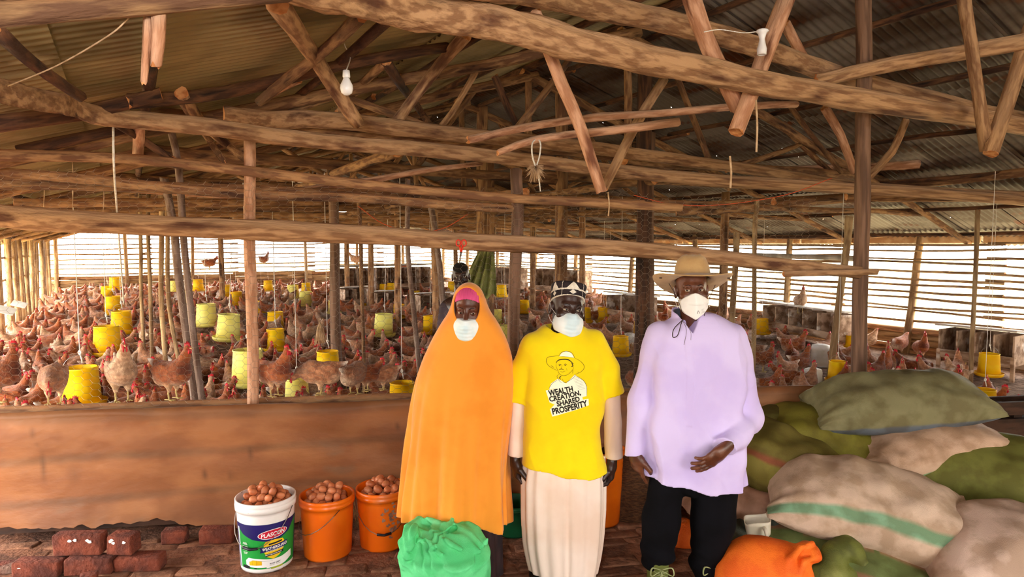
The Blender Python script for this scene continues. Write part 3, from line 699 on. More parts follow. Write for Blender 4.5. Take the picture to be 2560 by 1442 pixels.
def brows(parent, R, t, s, m, tilt=.1):
    for sx in (-1, 1):
        pts = [Vector((sx * .014, -.0905, .019)), Vector((sx * .030, -.0885, .024 + tilt * .02)), Vector((sx * .046, -.075, .019))]
        b = MB().tube([Vector(t) + R @ (p * s) for p in smooth_path(pts, 4)], [.0015, .003, .0035, .0035, .003, .003, .002, .0015, .001], 6, flat=.5); b.build('eyebrow', m, parent)
# ---- hand, local frame: fingers along -z, palm faces +x, thumb towards -y; origin at the wrist
def make_hand(R, t, s=1.0, curl=.35, mirror=False, spread=1.0, thumb=1.0, h=.0028, forearm=None, curls=None):
    F = []
    base = [(-.030, .078, .0095, .070), (-.010, .084, .0098, .078), (.010, .081, .0094, .073), (.028, .074, .0082, .058)]
    for i, (y, z, r, L) in enumerate(base):
        cu = (curls[i] if curls else curl + .06 * i); p = Vector((.0, y, -z)); a = .05; ph = y * 1.6 * spread
        fs_ = [p + Vector((0, -y * .35, .045))]; rs = [r * 1.1]; fs_.append(p); rs.append(r)
        for k, fr_ in enumerate((.46, .30, .24)):
            a += cu * (1.0, 1.15, .8)[k]
            d = Vector((math.sin(a), ph * .6, -math.cos(a))).normalized(); p = p + d * L * fr_; fs_.append(p.copy()); rs.append(r * (.92, .84, .74)[k])
        F.append((fs_, rs))
    th = [Vector((.006, -.018, -.018)), Vector((.014, -.042, -.045)), Vector((.020 + .012 * thumb, -.052 - .004 / thumb, -.074)), Vector((.026 + .016 * thumb, -.050, -.098))]
    F.append((th, [.017, .0145, .0115, .0092]))
    def fn(X, Y, Z):
        X_ = -X if mirror else X
        f = ell(X_, Y, Z, (0, .000, -.050), (.0155, .043, .048)); f = smin(f, rc(X_, Y, Z, (0, -.022, -.074), (0, .024, -.071), .0125, .0115), .014)
        f = smin(f, rc(X_, Y, Z, (0, .004, .03), (0, .002, -.030), .0235, .024, sq=.8), .02)
        f = smin(f, ell(X_, Y, Z, (.010, -.024, -.034), (.016, .018, .028)), .012)
        for (P, r) in F:
            g = None
            for k in range(len(P) - 1):
                q = rc(X_, Y, Z, P[k], P[k + 1], r[k], r[k + 1]); g = q if g is None else smin(g, q, .003)
            f = smin(f, g, .0045)
        if forearm is not None: f = smin(f, rc(X_, Y, Z, (0, .004, .02), tuple(forearm), .026, .036), .015)
        return f
    v, q = sdf(fn, (-.075, -.085, -.175), (.075, .07, .10), h)
    if mirror: q = q
    v = v * s; return xform(v, R, t), q
def body_sdf(joints, h=.014):
    def fn(X, Y, Z):
        f = None
        for (a, b, ra, rb, k) in joints:
            g = rc(X, Y, Z, a, b, ra, rb); f = g if f is None else smin(f, g, k)
        return f
    A = np.array([p for j in joints for p in (j[0], j[1])]); return sdf(fn, tuple(A.min(0) - .16), tuple(A.max(0) + .16), h)
def person(parts, m, label, vcol=None):
    v, q = mcat(parts); me = mesh_np('person', v, q); o = link('person', me, m); tag(o, label, 'person'); return o
def child(name, vq, m, parent, label=None):
    o = link(name, mesh_np(name, *vq), m, parent)
    if label: o['label'] = label
    return o
pm('skin', '#6b3a26', '#532a1a', 14, rough=.42, bump=.08, bscale=160, spec=.5, sss=.05)
pm('skin_dark', '#3c2219', '#2b1711', 14, rough=.38, bump=.08, bscale=160, spec=.55)
pm('skin_hat', '#6e3f28', '#532d1c', 14, rough=.4, bump=.08, bscale=160, spec=.5)
pm('eye_white', '#b3a48e', rough=.15); pm('iris', '#160c08', rough=.1); pm('hair', '#120c0a', '#1d1512', 60, rough=.9, bump=.5)
pm('veil', '#f3982e', '#ea8d24', 5, rough=.75, sheen=.3, bump=.08, bscale=500, spec=.2)
pm('pink', '#e0568a', '#d04a7c', 12, rough=.85); pm('mask_blue', '#d5eaf0', '#eef6f6', 10, rough=.75); pm('mask_white', '#f4f1ec', '#e9e4de', 10, rough=.75)
pm('shirt_yellow', '#fbdf0a', '#f5d405', 4, rough=.85, sheen=.15, bump=.05, bscale=400, spec=.2)
pm('robe_cream', '#f2ddcd', '#e9cdb8', 3, rough=.85, bump=.05, bscale=300, spec=.2)
pm('shirt_lilac', '#d6c6f2', '#ccbaec', 4, rough=.7, bump=.05, bscale=400, spec=.25)
pm('trouser', '#0a090e', '#060508', 9, rough=.95, spec=.15, bump=.1, bscale=200); pm('felt', '#c7a06a', '#b98f5b', 9, rough=.9, bump=.1, bscale=120, sheen=.2)
pm('dark_cloth', '#4b3a44', '#3a2c33', 6, rough=.85); pm('boot_olive', '#6c7436', '#565d28', 6, rough=.6); pm('lace', '#a9b07c', '#8f9662', 20, rough=.8)
pm('shoe_black', '#0c0b0c', '#151314', 9, rough=.35); pm('skirt_dark', '#331c1c', '#1e1012', 16, (1, 1, .4), rough=.85, c3='#4f2c22', s3=9, t3=.6)
pm('print_black', '#1d1708', rough=.8); pm('print_white', '#fbf6d8', rough=.8); pm('cord_brown', '#2d1712', rough=.6); pm('grey_lining', '#6a6f7c', '#565a66', 12, rough=.8)
pm('cap_black', '#1e1518', '#2a1f22', 40, rough=.9); pm('cap_white', '#e9e1d2', '#d9cdb8', 60, rough=.85)
EZ = lambda yaw=0, roll=0, pitch=0: (Matrix.Rotation(math.radians(yaw), 3, 'Z') @ Matrix.Rotation(math.radians(roll), 3, 'Y') @ Matrix.Rotation(math.radians(pitch), 3, 'X'))

# ------------------------------------------------------------------ woman in the orange veil
Yw = 3.48; hw = W(1172, 772, Yw); Rw = EZ(-4, 3, 8)
feetz = 0.0
def jt(px, py, Y): return tuple(W(px, py, Y))
wp_head = make_head(Rw, hw, jt(1172, 880, Yw + .05), 1.06)
bodyw = body_sdf([(jt(1172, 890, Yw + .05), jt(1165, 1180, Yw + .04), .11, .15, .05), (jt(1105, 905, Yw + .04), jt(1235, 905, Yw + .04), .065, .065, .05),
                  (jt(1125, 1180, Yw + .04), (W(1125, 1300, Yw).x, Yw + .04, .08), .085, .05, .05), (jt(1205, 1180, Yw + .04), (W(1205, 1300, Yw).x, Yw + .04, .08), .085, .05, .05),
                  (jt(1100, 905, Yw + .02), jt(1075, 1040, Yw), .05, .04, .03), (jt(1240, 905, Yw + .02), jt(1262, 1040, Yw), .05, .04, .03)])
woman = person([wp_head, bodyw], M['skin'], 'woman in a long orange veil and white face mask, leftmost of the three in front')
vr = pxrows([(745, 1158, 1192, .05, .04), (765, 1135, 1212, .09, .03), (785, 1118, 1230, .11, .02), (805, 1104, 1243, .122, .02), (850, 1078, 1266, .13, .02), (900, 1054, 1282, .145, .02), (950, 1038, 1287, .16, .02),
             (1000, 1029, 1284, .17, .02), (1080, 1020, 1276, .18, .02), (1160, 1012, 1270, .18, .02), (1250, 1004, 1269, .18, .02), (1360, 998, 1268, .18, .02)], Yw)
fc = hw + Rw @ Vector((0, -.09, -.004))
def veil(X, Y, Z):
    cx, ax, by, cy = smoothprof(Z, vr)
    th = np.arctan2((X - cx) / ax, -(Y - cy) / by); k = np.clip((W(0, 880, Yw).z - Z) / .9, 0, 1)
    fold = k * (.075 * np.sin(th * 7 + 1.2 * np.sin(Z * 3)) + .055 * np.sin(th * 13 + 2 + Z * 1.5) + .02 * np.sin(th * 24)) + k * .05 * np.exp(-((th - .05) / .10) ** 2) + .02 * wav(X, Y, Z, 9, 2) + .03 * k * crease(X * 1.2, Y, Z * .5, 13, 3)
    q = (np.abs((X - cx) / ax) ** 2.15 + np.abs((Y - cy) / by) ** 2.15) ** (1 / 2.15)
    f = (q - 1 - fold) * np.minimum(ax, by) * .8
    f = np.where(Z > vr[0][0], .3, f)
    f = smin(f, ell(X, Y, Z, (hw.x, hw.y + .016, hw.z + .022), (.089, .118, .118)), .05)
    slit = np.exp(-((th + .02) / .13) ** 2)
    hem = W(0, 1292, Yw).z + .035 * slit * 1.6 + .012 * np.sin(th * 6) - .05 * np.clip((X - W(1180, 0, Yw).x) / .18, 0, 1)
    f = np.maximum(f, hem - Z)
    # opening for the face
    fx = (X - fc.x) / .0665; fz = (Z - (hw.z + .020)) / .095
    hole = (np.sqrt(fx ** 2 + np.abs(fz) ** 2) - 1) * .07
    hole = np.maximum(hole, Y - (fc.y + .085))
    return smax(f, -hole, .008)
vw = child('veil', sdf(veil, (vr[-1][1] - .38, Yw - .28, W(0, 1345, Yw).z), (vr[-1][1] + .38, Yw + .3, W(0, 700, Yw).z), .0055), M['veil'], woman)
add_eyes(woman, Rw, hw, 1.06, (.3, .25)); brows(woman, Rw, hw, 1.06, M['hair'])
def to_world(vq, R, t, s=1.0): return xform(vq[0] * s, R, t), vq[1]
child('headband', to_world(sdf(lambda X, Y, Z: np.maximum(np.maximum(head_sdf(X, Y, Z) - .0055 - .0012 * np.sin(X * 520), .066 - 6.5 * X * X - Z), np.maximum(np.abs(X) - .064, Y + .02)), (-.1, -.12, -.02), (.1, .05, .13), .0022), Rw, hw, 1.06), M['pink'], woman, 'ribbed pink under-cap band over the forehead')
def surgical(X, Y, Z, zt=-.016, zb=-.128, vk=.35):
    f = smin(ell(X, Y, Z, (0, -.040, -.070), (.070, .076, .066)), ell(X, Y, Z, (0, -.100, -.045), (.020, .028, .032)), .03)
    f = smin(f, ell(X, Y, Z, (0, -.06, -.105), (.045, .05, .03)), .03) - .0008 * np.sin(Z * 330 + 2 * np.cos(X * 20)) * np.clip(1.4 - np.abs(X) / .045, 0, 1) + .0015 * wav(X, Y, Z, 60, 1)
    zt_ = zt - .9 * np.abs(X) ** 1.6 * .5
    f = smax(f, Z - zt_, .003); f = smax(f, zb + vk * np.abs(X) - Z, .003); f = smax(f, np.abs(X) - .069, .004)
    return np.maximum(f, Y + .012)
child('face_mask', to_world(sdf(lambda X, Y, Z: surgical(X, Y, Z, -.022, -.150, .85), (-.09, -.15, -.15), (.09, .02, .02), .0026), Rw, hw + Rw @ Vector((.002, -.016, -.004)), 1.10), M['mask_blue'], woman, 'pale blue pleated face mask pointed at the chin')
hs_ = pxrows([(1240, 1050, 1245, .13, .05), (1300, 1052, 1250, .14, .05), (1380, 1060, 1252, .15, .05), (1470, 1058, 1255, .15, .05)], Yw)
def skirt(X, Y, Z):
    cx, ax, by, cy = smoothprof(Z, hs_); th = np.arctan2((X - cx) / ax, -(Y - cy) / by)
    f = (np.sqrt(((X - cx) / ax) ** 2 + ((Y - cy) / by) ** 2) - 1 - .05 * np.sin(th * 9 + Z)) * .11
    return np.maximum(np.maximum(f, .03 - Z), Z - W(0, 1250, Yw).z)
child('skirt', sdf(skirt, (hs_[0][1] - .3, Yw - .2, 0), (hs_[0][1] + .3, Yw + .3, .55), .009), M['skirt_dark'], woman)

# ------------------------------------------------------------------ man in the yellow shirt
Ym = 3.5; hm = W(1418, 768, Ym); Rm = EZ(13, 6, 3)
mh = make_head(Rm, hm, jt(1402, 870, Ym + .05), 1.13)
sx = lambda px, py: jt(px, py, Ym)
Lw, Rw_ = W(1288, 1146, Ym + .005), W(1530, 1150, Ym + .005)
hL = make_hand(EZ(8, -4), Lw, 1.16, .5, thumb=1.2)
hR = make_hand(EZ(-10, 3), Rw_, 1.16, .5, mirror=True, thumb=1.2)
bodym = body_sdf([(sx(1404, 900), sx(1410, 1150), .085, .11, .05), (sx(1345, 885), sx(1465, 880), .045, .045, .03), (sx(1335, 890), sx(1297, 1000), .038, .028, .03), (sx(1297, 1000), tuple(Lw + Vector((0, 0, .03))), .028, .024, .02),
                  (sx(1480, 885), sx(1530, 1000), .038, .028, .03), (sx(1530, 1000), tuple(Rw_ + Vector((0, 0, .03))), .028, .024, .02),
                  (sx(1370, 1160), (W(1350, 1420, Ym).x, Ym, .09), .08, .045, .04), (sx(1445, 1160), (W(1465, 1420, Ym).x, Ym, .09), .08, .045, .04)])
man = person([mh, hL, hR, bodym], M['skin_dark'], 'man in a printed yellow shirt over a cream robe and a patterned black cap')
add_eyes(man, Rm, hm, 1.13, (.1, 0)); brows(man, Rm, hm, 1.13, M['hair'])
sr = pxrows([(816, 1362, 1452, .075, .03), (828, 1342, 1470, .09, .02), (838, 1325, 1490, .10, .01), (855, 1310, 1508, .115), (900, 1305, 1513, .13), (960, 1306, 1510, .14), (1000, 1309, 1508, .145), (1060, 1309, 1508, .15), (1120, 1309, 1512, .155), (1165, 1306, 1514, .155), (1230, 1305, 1515, .15)], Ym)
def shirt(X, Y, Z):
    cx, ax, by, cy = smoothprof(Z, sr)
    q = (np.abs((X - cx) / ax) ** 2.5 + np.abs((Y - cy) / by) ** 2.5) ** .4; f = (q - 1) * np.minimum(ax, by) * .8
    for (a, b, c, r0, r1) in (((1334, 862), (1302, 930), (1294, 1003), .062, .062), ((1484, 853), (1521, 925), (1531, 985), .062, .064)):
        A, B, C = sx(*a), sx(*b), sx(*c)
        g = smin(rc(X, Y, Z, A, B, r0, r1), rc(X, Y, Z, B, C, r1, r1 + .006, flat=True), .03); f = smin(f, g, .022)
    k = np.clip((1.45 - Z) / .5, 0, 1)
    f = f + .010 * wav(X, Y, Z, 13, 1) * (0.3 + k) + .0028 * wav(X, Y, Z, 31, 3) * (.3 + k) + .006 * crease(X, Y * .5, Z * .7, 17, 5) * (.35 + k) + .004 * np.sin(X * 55 + 3 * np.sin(Z * 4)) * np.clip((.95 - Z) / .4, 0, 1)
    n = np.sqrt((X - W(1402, 0, Ym).x) ** 2 + ((Y - Ym - .01) * .9) ** 2); zn = W(0, 820, Ym).z
    f = smax(f, Z - W(0, 812, Ym).z, .02)
    f = smax(f, -np.maximum(n - .068, zn - .035 + .10 * (Y - Ym) - Z), .006)
    hem = W(0, 1166, Ym).z - .02 * np.clip((X - W(1400, 0, Ym).x) / .1, -1, 1) + .004 * np.sin(X * 40)
    return np.maximum(f, hem - Z)
shirt_o = child('shirt', sdf(shirt, (W(1262, 900, Ym).x, Ym - .2, W(0, 1190, Ym).z), (W(1572, 900, Ym).x, Ym + .2, W(0, 800, Ym).z), .0055), M['shirt_yellow'], man)
rr_ = pxrows([(1140, 1312, 1508, .13), (1200, 1304, 1511, .14), (1280, 1304, 1510, .145), (1350, 1308, 1505, .145), (1400, 1318, 1498, .14), (1432, 1326, 1490, .135)], Ym)
def robe(X, Y, Z):
    cx, ax, by, cy = smoothprof(Z, rr_); th = np.arctan2((X - cx) / ax, -(Y - cy) / by)
    fold = .05 * np.sin(th * 8 + .5) * np.clip((th + .2) * 2, .15, 1) + .03 * np.sin(th * 17) - .13 * np.exp(-((th - .10) / .07) ** 2)
    f = ((np.abs((X - cx) / ax) ** 2.2 + np.abs((Y - cy) / by) ** 2.2) ** (1 / 2.2) - 1 - fold) * .12
    hem = W(0, 1428, Ym).z - .016 * np.tanh((X - W(1395, 0, Ym).x) * 60)
    f = np.maximum(f, np.maximum(hem - Z, Z - W(0, 1140, Ym).z))
    for (a, c, r0) in (((1296, 960), (1289, 1139), .040), ((1528, 950), (1535, 1144), .046)):
        f = np.minimum(f, rc(X, Y, Z, sx(*a), sx(*c), r0, r0 + .003, flat=True) + .002 * wav(X, Y, Z, 40, 2))
    return f
child('robe', sdf(robe, (W(1255, 1000, Ym).x, Ym - .22, W(0, 1450, Ym).z), (W(1575, 1000, Ym).x, Ym + .22, W(0, 940, Ym).z), .0065), M['robe_cream'], man)
child('face_mask', to_world(sdf(lambda X, Y, Z: surgical(X, Y, Z, -.010, -.122, .30), (-.09, -.15, -.15), (.09, .02, .02), .0026), Rm, hm, 1.15), M['mask_blue'], man)
def loops(parent, R, t, s, m, front=(.066, -.028, -.03)):
    for sx_ in (-1, 1):
        for zz, ez in ((front[2], .012), (-.085, -.042)):
            pts = [Vector((sx_ * front[0], front[1] - .02, zz)), Vector((sx_ * .078, -.008, (zz + ez) / 2)), Vector((sx_ * .083, .016, ez))]
            MB().tube([Vector(t) + R @ (p * s) for p in smooth_path(pts, 4)], .0013, 5).build('ear_loop', m, parent)
loops(man, Rm, hm, 1.13, M['mask_white'])
# embroidered cap
Rc = Rm @ EZ(0, 4, -15)
def cap(X, Y, Z): 
    r_ = ell(X, Y, Z, (0, .014, .045), (.081, .1, 1)); f = np.maximum(r_ , Z - .128 - .1 * (.0 - X * X * 3)); f = smax(f, ell(X, Y, Z, (0, .014, .06), (.092, .115, .085)), .012)
    return np.maximum(f, .036 + .12 * Y * -.3 - Z)
cv, cq = sdf(lambda X, Y, Z: np.maximum(smax(np.sqrt((X / (.0785 + .06 * (Z - .04))) ** 2 + ((Y - .006) / (.098 + .06 * (Z - .04))) ** 2) * .09 - .09, Z - .132 + 1.6 * (X * X + Y * Y), .015), .036 + .22 * np.clip(-Y, -.03, .1) - Z), (-.1, -.125, .01), (.1, .13, .16), .0018)
capme = mesh_np('cap', xform(cv * 1.13, Rc, hm - Rc @ Vector((0, 0, .012))), cq); capo = link('cap', capme, M['cap_black'], man); capo['label'] = 'black prayer cap with white embroidered diamonds and bands'
for p in [] : pass
capme.materials.append(M['cap_white']); mi = []
for p in capme.polygons:
    c = cv[list(p.vertices)].mean(0); x, y, z = c; th = math.atan2(x, -(y - .012)) ; w_ = 0
    if z > .108 and .60 < math.hypot(x / .08, y / .1) < .78: w_ = 1
    z = z - .22 * min(.1, max(-.03, -y)) * max(0, 1 - (z - .036) / .09)
    if z < .043: w_ = 1
    if abs(z - .076) < .004: w_ = 1
    u_ = ((th / (2 * math.pi) * 6 + .5 + .10) % 1) - .5
    if z < .076 and (abs(u_) / .15 + abs(z - .059) / .013) < 1: w_ = 1
    if z > .08 and (abs(u_) / .27 + (z - .082) / .038) < 1: w_ = 1
    if z > .08 and abs(abs(u_) - .5) < .012: w_ = 1
    if z < .076 and abs(abs(u_) - .5) < .012: w_ = 1
    mi.append(w_)
capme.polygons.foreach_set('material_index', mi)
for i, (px, py) in enumerate(((1346, 1446), (1466, 1442))):
    c = W(px, py, Ym); 
    child('shoe', sdf(lambda X, Y, Z: np.maximum(smin(ell(X, Y, Z, (c.x, Ym - .06, .035), (.048, .13, .045)), rc(X, Y, Z, (c.x, Ym + .02, .05), (c.x, Ym + .02, .14), .05, .045), .03), .004 - Z), (c.x - .1, Ym - .22, -.02), (c.x + .1, Ym + .12, .22), .009), M['shoe_black'], man)

# ------------------------------------------------------------------ man in the hat
Yh = 3.36; hh_ = W(1729, 723, Yh); Rh = EZ(-6, -2, -1)
gx = lambda px, py, d=0: jt(px, py, Yh + d)
hhd = make_head(Rh, hh_, jt(1738, 830, Yh + .05), 1.04, nr=.058)
LwH = W(1588, 1140, Yh - .02); wR = W(1812, 1122, Yh - .20)
hLh = make_hand(EZ(25, -14, 6), LwH + Vector((0, 0, .015)), 1.14, .36, thumb=.6, curls=[.12, .4, .5, .55])
# right of picture: the forearm lies across the belly, fingers point down and inwards
d_f = Vector((-.80, -.12, -.60)).normalized(); palm = Vector((-.40, .78, .30)); palm = (palm - d_f * palm.dot(d_f)).normalized()
zc_ = -d_f; xc_ = palm; yc_ = zc_.cross(xc_)
Rr = Matrix((xc_, yc_, zc_)).transposed()
hRh = make_hand(Rr, wR, 1.18, .16, thumb=1.0, spread=.4)
thumb_dir = Rr @ Vector((0, -1, 0))
bodyh = body_sdf([(gx(1742, 900), gx(1738, 1130), .10, .10, .05), (gx(1670, 870), gx(1810, 870), .05, .05, .03), (gx(1655, 870), gx(1604, 1000), .04, .034, .03), (gx(1604, 1000), tuple(LwH + Vector((0, 0, .03))), .032, .026, .02),
                  (gx(1835, 870), gx(1882, 1045), .05, .042, .03), (gx(1882, 1045), tuple(wR - d_f * .04), .036, .026, .02),
                  (gx(1672, 1200), (W(1648, 1400, Yh).x, Yh, .12), .06, .04, .03), (gx(1785, 1200), (W(1770, 1430, Yh).x, Yh, .12), .06, .04, .03)])
boss = person([hhd, hLh, hRh, bodyh], M['skin_hat'], 'man in a wide tan hat, pale lilac shirt and black trousers')
add_eyes(boss, Rh, hh_, 1.04, (-.35, 0)); brows(boss, Rh, hh_, 1.04, M['hair'])
hr = pxrows([(778, 1702, 1782, .07, .03), (790, 1688, 1800, .095, .02), (808, 1655, 1835, .11, .01), (830, 1630, 1858, .125), (880, 1618, 1868, .14), (950, 1610, 1866, .15), (1020, 1608, 1860, .155), (1100, 1609, 1857, .155), (1170, 1610, 1857, .155), (1240, 1610, 1858, .15)], Yh)
def lilac(X, Y, Z):
    cx, ax, by, cy = smoothprof(Z, hr)
    f = ((np.abs((X - cx) / ax) ** 2.5 + np.abs((Y - cy) / by) ** 2.5) ** .4 - 1) * np.minimum(ax, by) * .8
    A, B, C = gx(1648, 838), gx(1606, 1000), gx(1585, 1140, -.02)
    g = smin(rc(X, Y, Z, A, B, .072, .058), rc(X, Y, Z, B, C, .058, .041, flat=True), .03)
    f = smin(f, g, .018)
    A, B, C = gx(1832, 846), gx(1868, 1046, .0), tuple(wR - d_f * .012)
    g = smin(rc(X, Y, Z, A, B, .074, .072), rc(X, Y, Z, B, C, .072, .050, flat=True), .03)
    f = smin(f, g, .014)
    k = np.clip((1.5 - Z) / .6, 0, 1); th = np.arctan2((X - cx) / ax, -(Y - cy) / by)
    f = f - .009 * k * np.sin(th * 8 + Z * 1.5) + .009 * wav(X, Y, Z, 13, 4) + .0035 * wav(X, Y, Z, 30, 6) + .008 * crease(X * 1.3, Y * .5, Z * .6, 15, 2)
    f = f - .0028 * (np.abs(X - W(1705, 900, Yh).x - .01 * (1.4 - Z)) < .017) * (Y < Yh) * (Z > .95)
    f = smax(f, Z - W(0, 782, Yh).z, .03)
    # collar stand and open V
    nx_ = W(1738, 0, Yh).x; col_ = np.sqrt(((X - nx_) / 1.02) ** 2 + ((Y - Yh - .025) / 1.0) ** 2)
    ztop = W(0, 777, Yh).z - .30 * np.clip(-(Y - Yh - .03), -.04, .1) * 1.0
    ring = np.maximum(np.maximum(col_ - .083 - .25 * np.clip(Z - 1.62, 0, .2), Z - ztop), W(0, 830, Yh).z - Z)
    f = smin(f, ring, .008)
    hole = np.maximum(col_ - .073 - .25 * np.clip(Z - 1.62, 0, .2), W(0, 800, Yh).z - Z)
    vv = np.maximum(np.abs(X - nx_ + .012) - .62 * (Z - W(0, 826, Yh).z), Y - Yh)
    f = smax(f, -np.minimum(hole, vv), .004)
    hem = W(0, 1200, Yh).z - .028 * np.clip((X - W(1720, 0, Yh).x) / .15, -1, 1) + .004 * np.sin(X * 30)
    f = np.maximum(f, hem - Z)
    slit = np.maximum(np.abs(X - W(1848, 1190, Yh).x + .05 * (Z - .6)) - .016 * np.clip((W(0, 1168, Yh).z - Z) / .08, 0, 1), Y - Yh + .05)
    return np.maximum(f, -slit)
child('shirt', sdf(lilac, (W(1550, 900, Yh).x, Yh - .30, W(0, 1235, Yh).z), (W(1930, 900, Yh).x, Yh + .22, W(0, 755, Yh).z), .0056), M['shirt_lilac'], boss)
def lining(X, Y, Z):
    nx_ = W(1738, 0, Yh).x; c = np.sqrt((X - nx_) ** 2 + (Y - Yh - .025) ** 2)
    f = np.maximum(np.abs(c - .071 - .25 * np.clip(Z - 1.62, 0, .2)) - .004, np.maximum(Z - (W(0, 781, Yh).z - .3 * np.clip(-(Y - Yh - .03), -.04, .1)), W(0, 832, Yh).z - Z))
    return np.maximum(f, -np.maximum(np.abs(X - nx_ + .012) - .72 * (Z - W(0, 830, Yh).z), Y - Yh))
child('collar_lining', sdf(lining, (hh_.x - .13, Yh - .1, W(0, 835, Yh).z), (hh_.x + .16, Yh + .14, W(0, 750, Yh).z), .0035), M['grey_lining'], boss)
def trousers(X, Y, Z):
    f = smin(rc(X, Y, Z, gx(1738, 1150), gx(1738, 1180), .13, .13), rc(X, Y, Z, gx(1668, 1190), (W(1654, 1300, Yh).x, Yh, .42), .086, .092), .03)
    f = smin(f, rc(X, Y, Z, (W(1652, 1300, Yh).x, Yh, .42), (W(1645, 1385, Yh).x, Yh + .01, .235), .096, .09), .03)
    g = smin(rc(X, Y, Z, gx(1786, 1190), (W(1780, 1300, Yh).x, Yh - .02, .42), .125, .108), rc(X, Y, Z, (W(1780, 1300, Yh).x, Yh - .02, .42), (W(1764, 1420, Yh).x, Yh, .16), .108, .082), .03)
    f = np.minimum(f, g)
    f = f + .006 * wav(X, Y, Z, 22, 3) * np.clip((.7 - Z) / .5, .15, 1) + .010 * np.sin(Z * 60 + X * 20) * np.clip((.34 - Z) / .15, 0, 1)
    f = f - .004 * np.exp(-((X - W(1643, 1300, Yh).x) / .004) ** 2) * (Y < Yh)
    return np.maximum(np.maximum(f, .10 - Z), Z - W(0, 1150, Yh).z)
child('trousers', sdf(trousers, (W(1570, 1300, Yh).x, Yh - .2, .08), (W(1880, 1300, Yh).x, Yh + .2, W(0, 1140, Yh).z), .0075), M['trouser'], boss)
for bx, by_ in ((W(1644, 1400, Yh).x, Yh - .01), (W(1772, 1430, Yh).x, Yh)):
    bo = child('boot', sdf(lambda X, Y, Z: np.maximum(smin(smin(rc(X, Y, Z, (bx, by_, .36), (bx, by_ + .01, .08), .06, .055), ell(X, Y, Z, (bx, by_ - .09, .045), (.052, .13, .055)), .04), ell(X, Y, Z, (bx, by_ - .08, .012), (.058, .15, .02)), .01), .002 - Z), (bx - .12, by_ - .27, -.03), (bx + .12, by_ + .12, .3), .008), M['boot_olive'], boss)
    lm = MB(); rr = random.Random(3)
    for k in range(4):
        z = .17 - .035 * k; y = by_ - .068 - .012 * k
        for s_ in (-1, 1): lm.tube([(bx - .035 * s_, y + .01, z), (bx, y - .006, z - .01), (bx + .035 * s_, y + .01, z - .03)], .004, 6, flat=.6)
    for s_ in (-1, 1): lm.tube(smooth_path([(bx, by_ - .075, .185), (bx + s_ * .05, by_ - .095, .205), (bx + s_ * .055, by_ - .10, .165), (bx, by_ - .08, .178), (bx + s_ * .03, by_ - .11, .10)], 5), .005, 6, flat=.6)
    lm.build('lace', M['lace'], bo)
# hat
ht = MB(); Rhat = Rh @ EZ(0, 1.5, -20); hc = hh_ + Rh @ Vector((.008, .016, .034)) * 1.04
vs = []; fs = []; na = 72; profh = [(.0, .142), (.03, .142), (.055, .136), (.074, .12), (.086, .085), (.092, .045), (.096, .02), (.11, .011), (.135, .010), (.165, .010), (.185, .012), (.197, .015), (.2, .012), (.197, .009), (.18, .004), (.15, .002), (.115, .002), (.094, .006), (.088, .02), (.086, .028)]
for (r, z) in profh:
    for k in range(na):
        a = 2 * math.pi * k / na; x = r * math.cos(a) * (.98 if r < .11 else 1.0) ; y = r * math.sin(a) * (1.12 if r < .11 else 1.02)
        e = max(0, (r - .1) / .1); dz = e * e * (.020 * math.cos(2 * a) * 1.2 - .022 * (math.sin(a) < 0) * abs(math.sin(a)) + .0)
        if r < .07 and z > .1: dz -= .022 * math.exp(-(x / .022) ** 2) * (1 if abs(y) < .07 else .5)
        vs.append(hc + Rhat @ Vector((x, y, z + dz)))
for i in range(len(profh) - 1):
    for k in range(na): k2 = (k + 1) % na; fs.append((i * na + k, i * na + k2, (i + 1) * na + k2, (i + 1) * na + k))
hat = link('hat', mesh('hat', vs, fs), M['felt'], boss); hat['label'] = 'tan felt hat with a wide upturned brim'
for a in (-160, -18):
    p = hc + Rhat @ Vector((.178 * math.cos(math.radians(a)), .178 * math.sin(math.radians(a)), .0035)); MB().box(p, (.013, .006, .006)).build('vent', M['cord_brown'], hat, True)
def kn(X, Y, Z):
    xa = np.abs(X); v_ = .60 * np.sqrt(X * X + .00004) - .80 * (Y + .134 - .30 * np.abs(Z + .058))
    o = (xa - np.interp(Z, [-.142, -.136, -.115, -.09, -.05, -.035, -.018, -.012], [0, .010, .042, .062, .068, .050, .018, .0]).astype(np.float32)) * .8
    o = np.maximum(o, np.maximum(Z + .012, -.142 - Z))
    f = smax(v_, o, .004); f = np.maximum(f, Y + .005); return f
child('face_mask', to_world(sdf(kn, (-.1, -.17, -.17), (.1, .02, .03), .0024), Rh, hh_, 1.04), M['mask_white'], boss, 'white folded respirator mask with a raised centre seam')
loops(boss, Rh, hh_, 1.04, M['mask_white'], (.076, -.03, -.045))
for k, (a, b) in enumerate((((1672, 708), (1706, 782)), ((1788, 712), (1760, 790)))):
    MB().tube(smooth_path([gx(a[0], a[1], -.05), gx((a[0] + b[0]) / 2 + (4, -2)[k], (a[1] + b[1]) / 2, -.075), gx(b[0], b[1], -.07)], 6), .0016, 5).build('chin_cord', M['cord_brown'], boss)
MB().tube(smooth_path([gx(1706, 800, -.11), gx(1685, 822, -.15), gx(1682, 842, -.155), gx(1694, 838, -.155), gx(1702, 812, -.145), gx(1706, 800, -.11)], 6), .0022, 5).tube(smooth_path([gx(1706, 800, -.11), gx(1716, 825, -.15), gx(1710, 862, -.16)], 5), .001, 4).tube(smooth_path([gx(1708, 800, -.11), gx(1726, 828, -.155), gx(1727, 850, -.16)], 5), .001, 4).build('chin_cord', M['cord_brown'], boss)

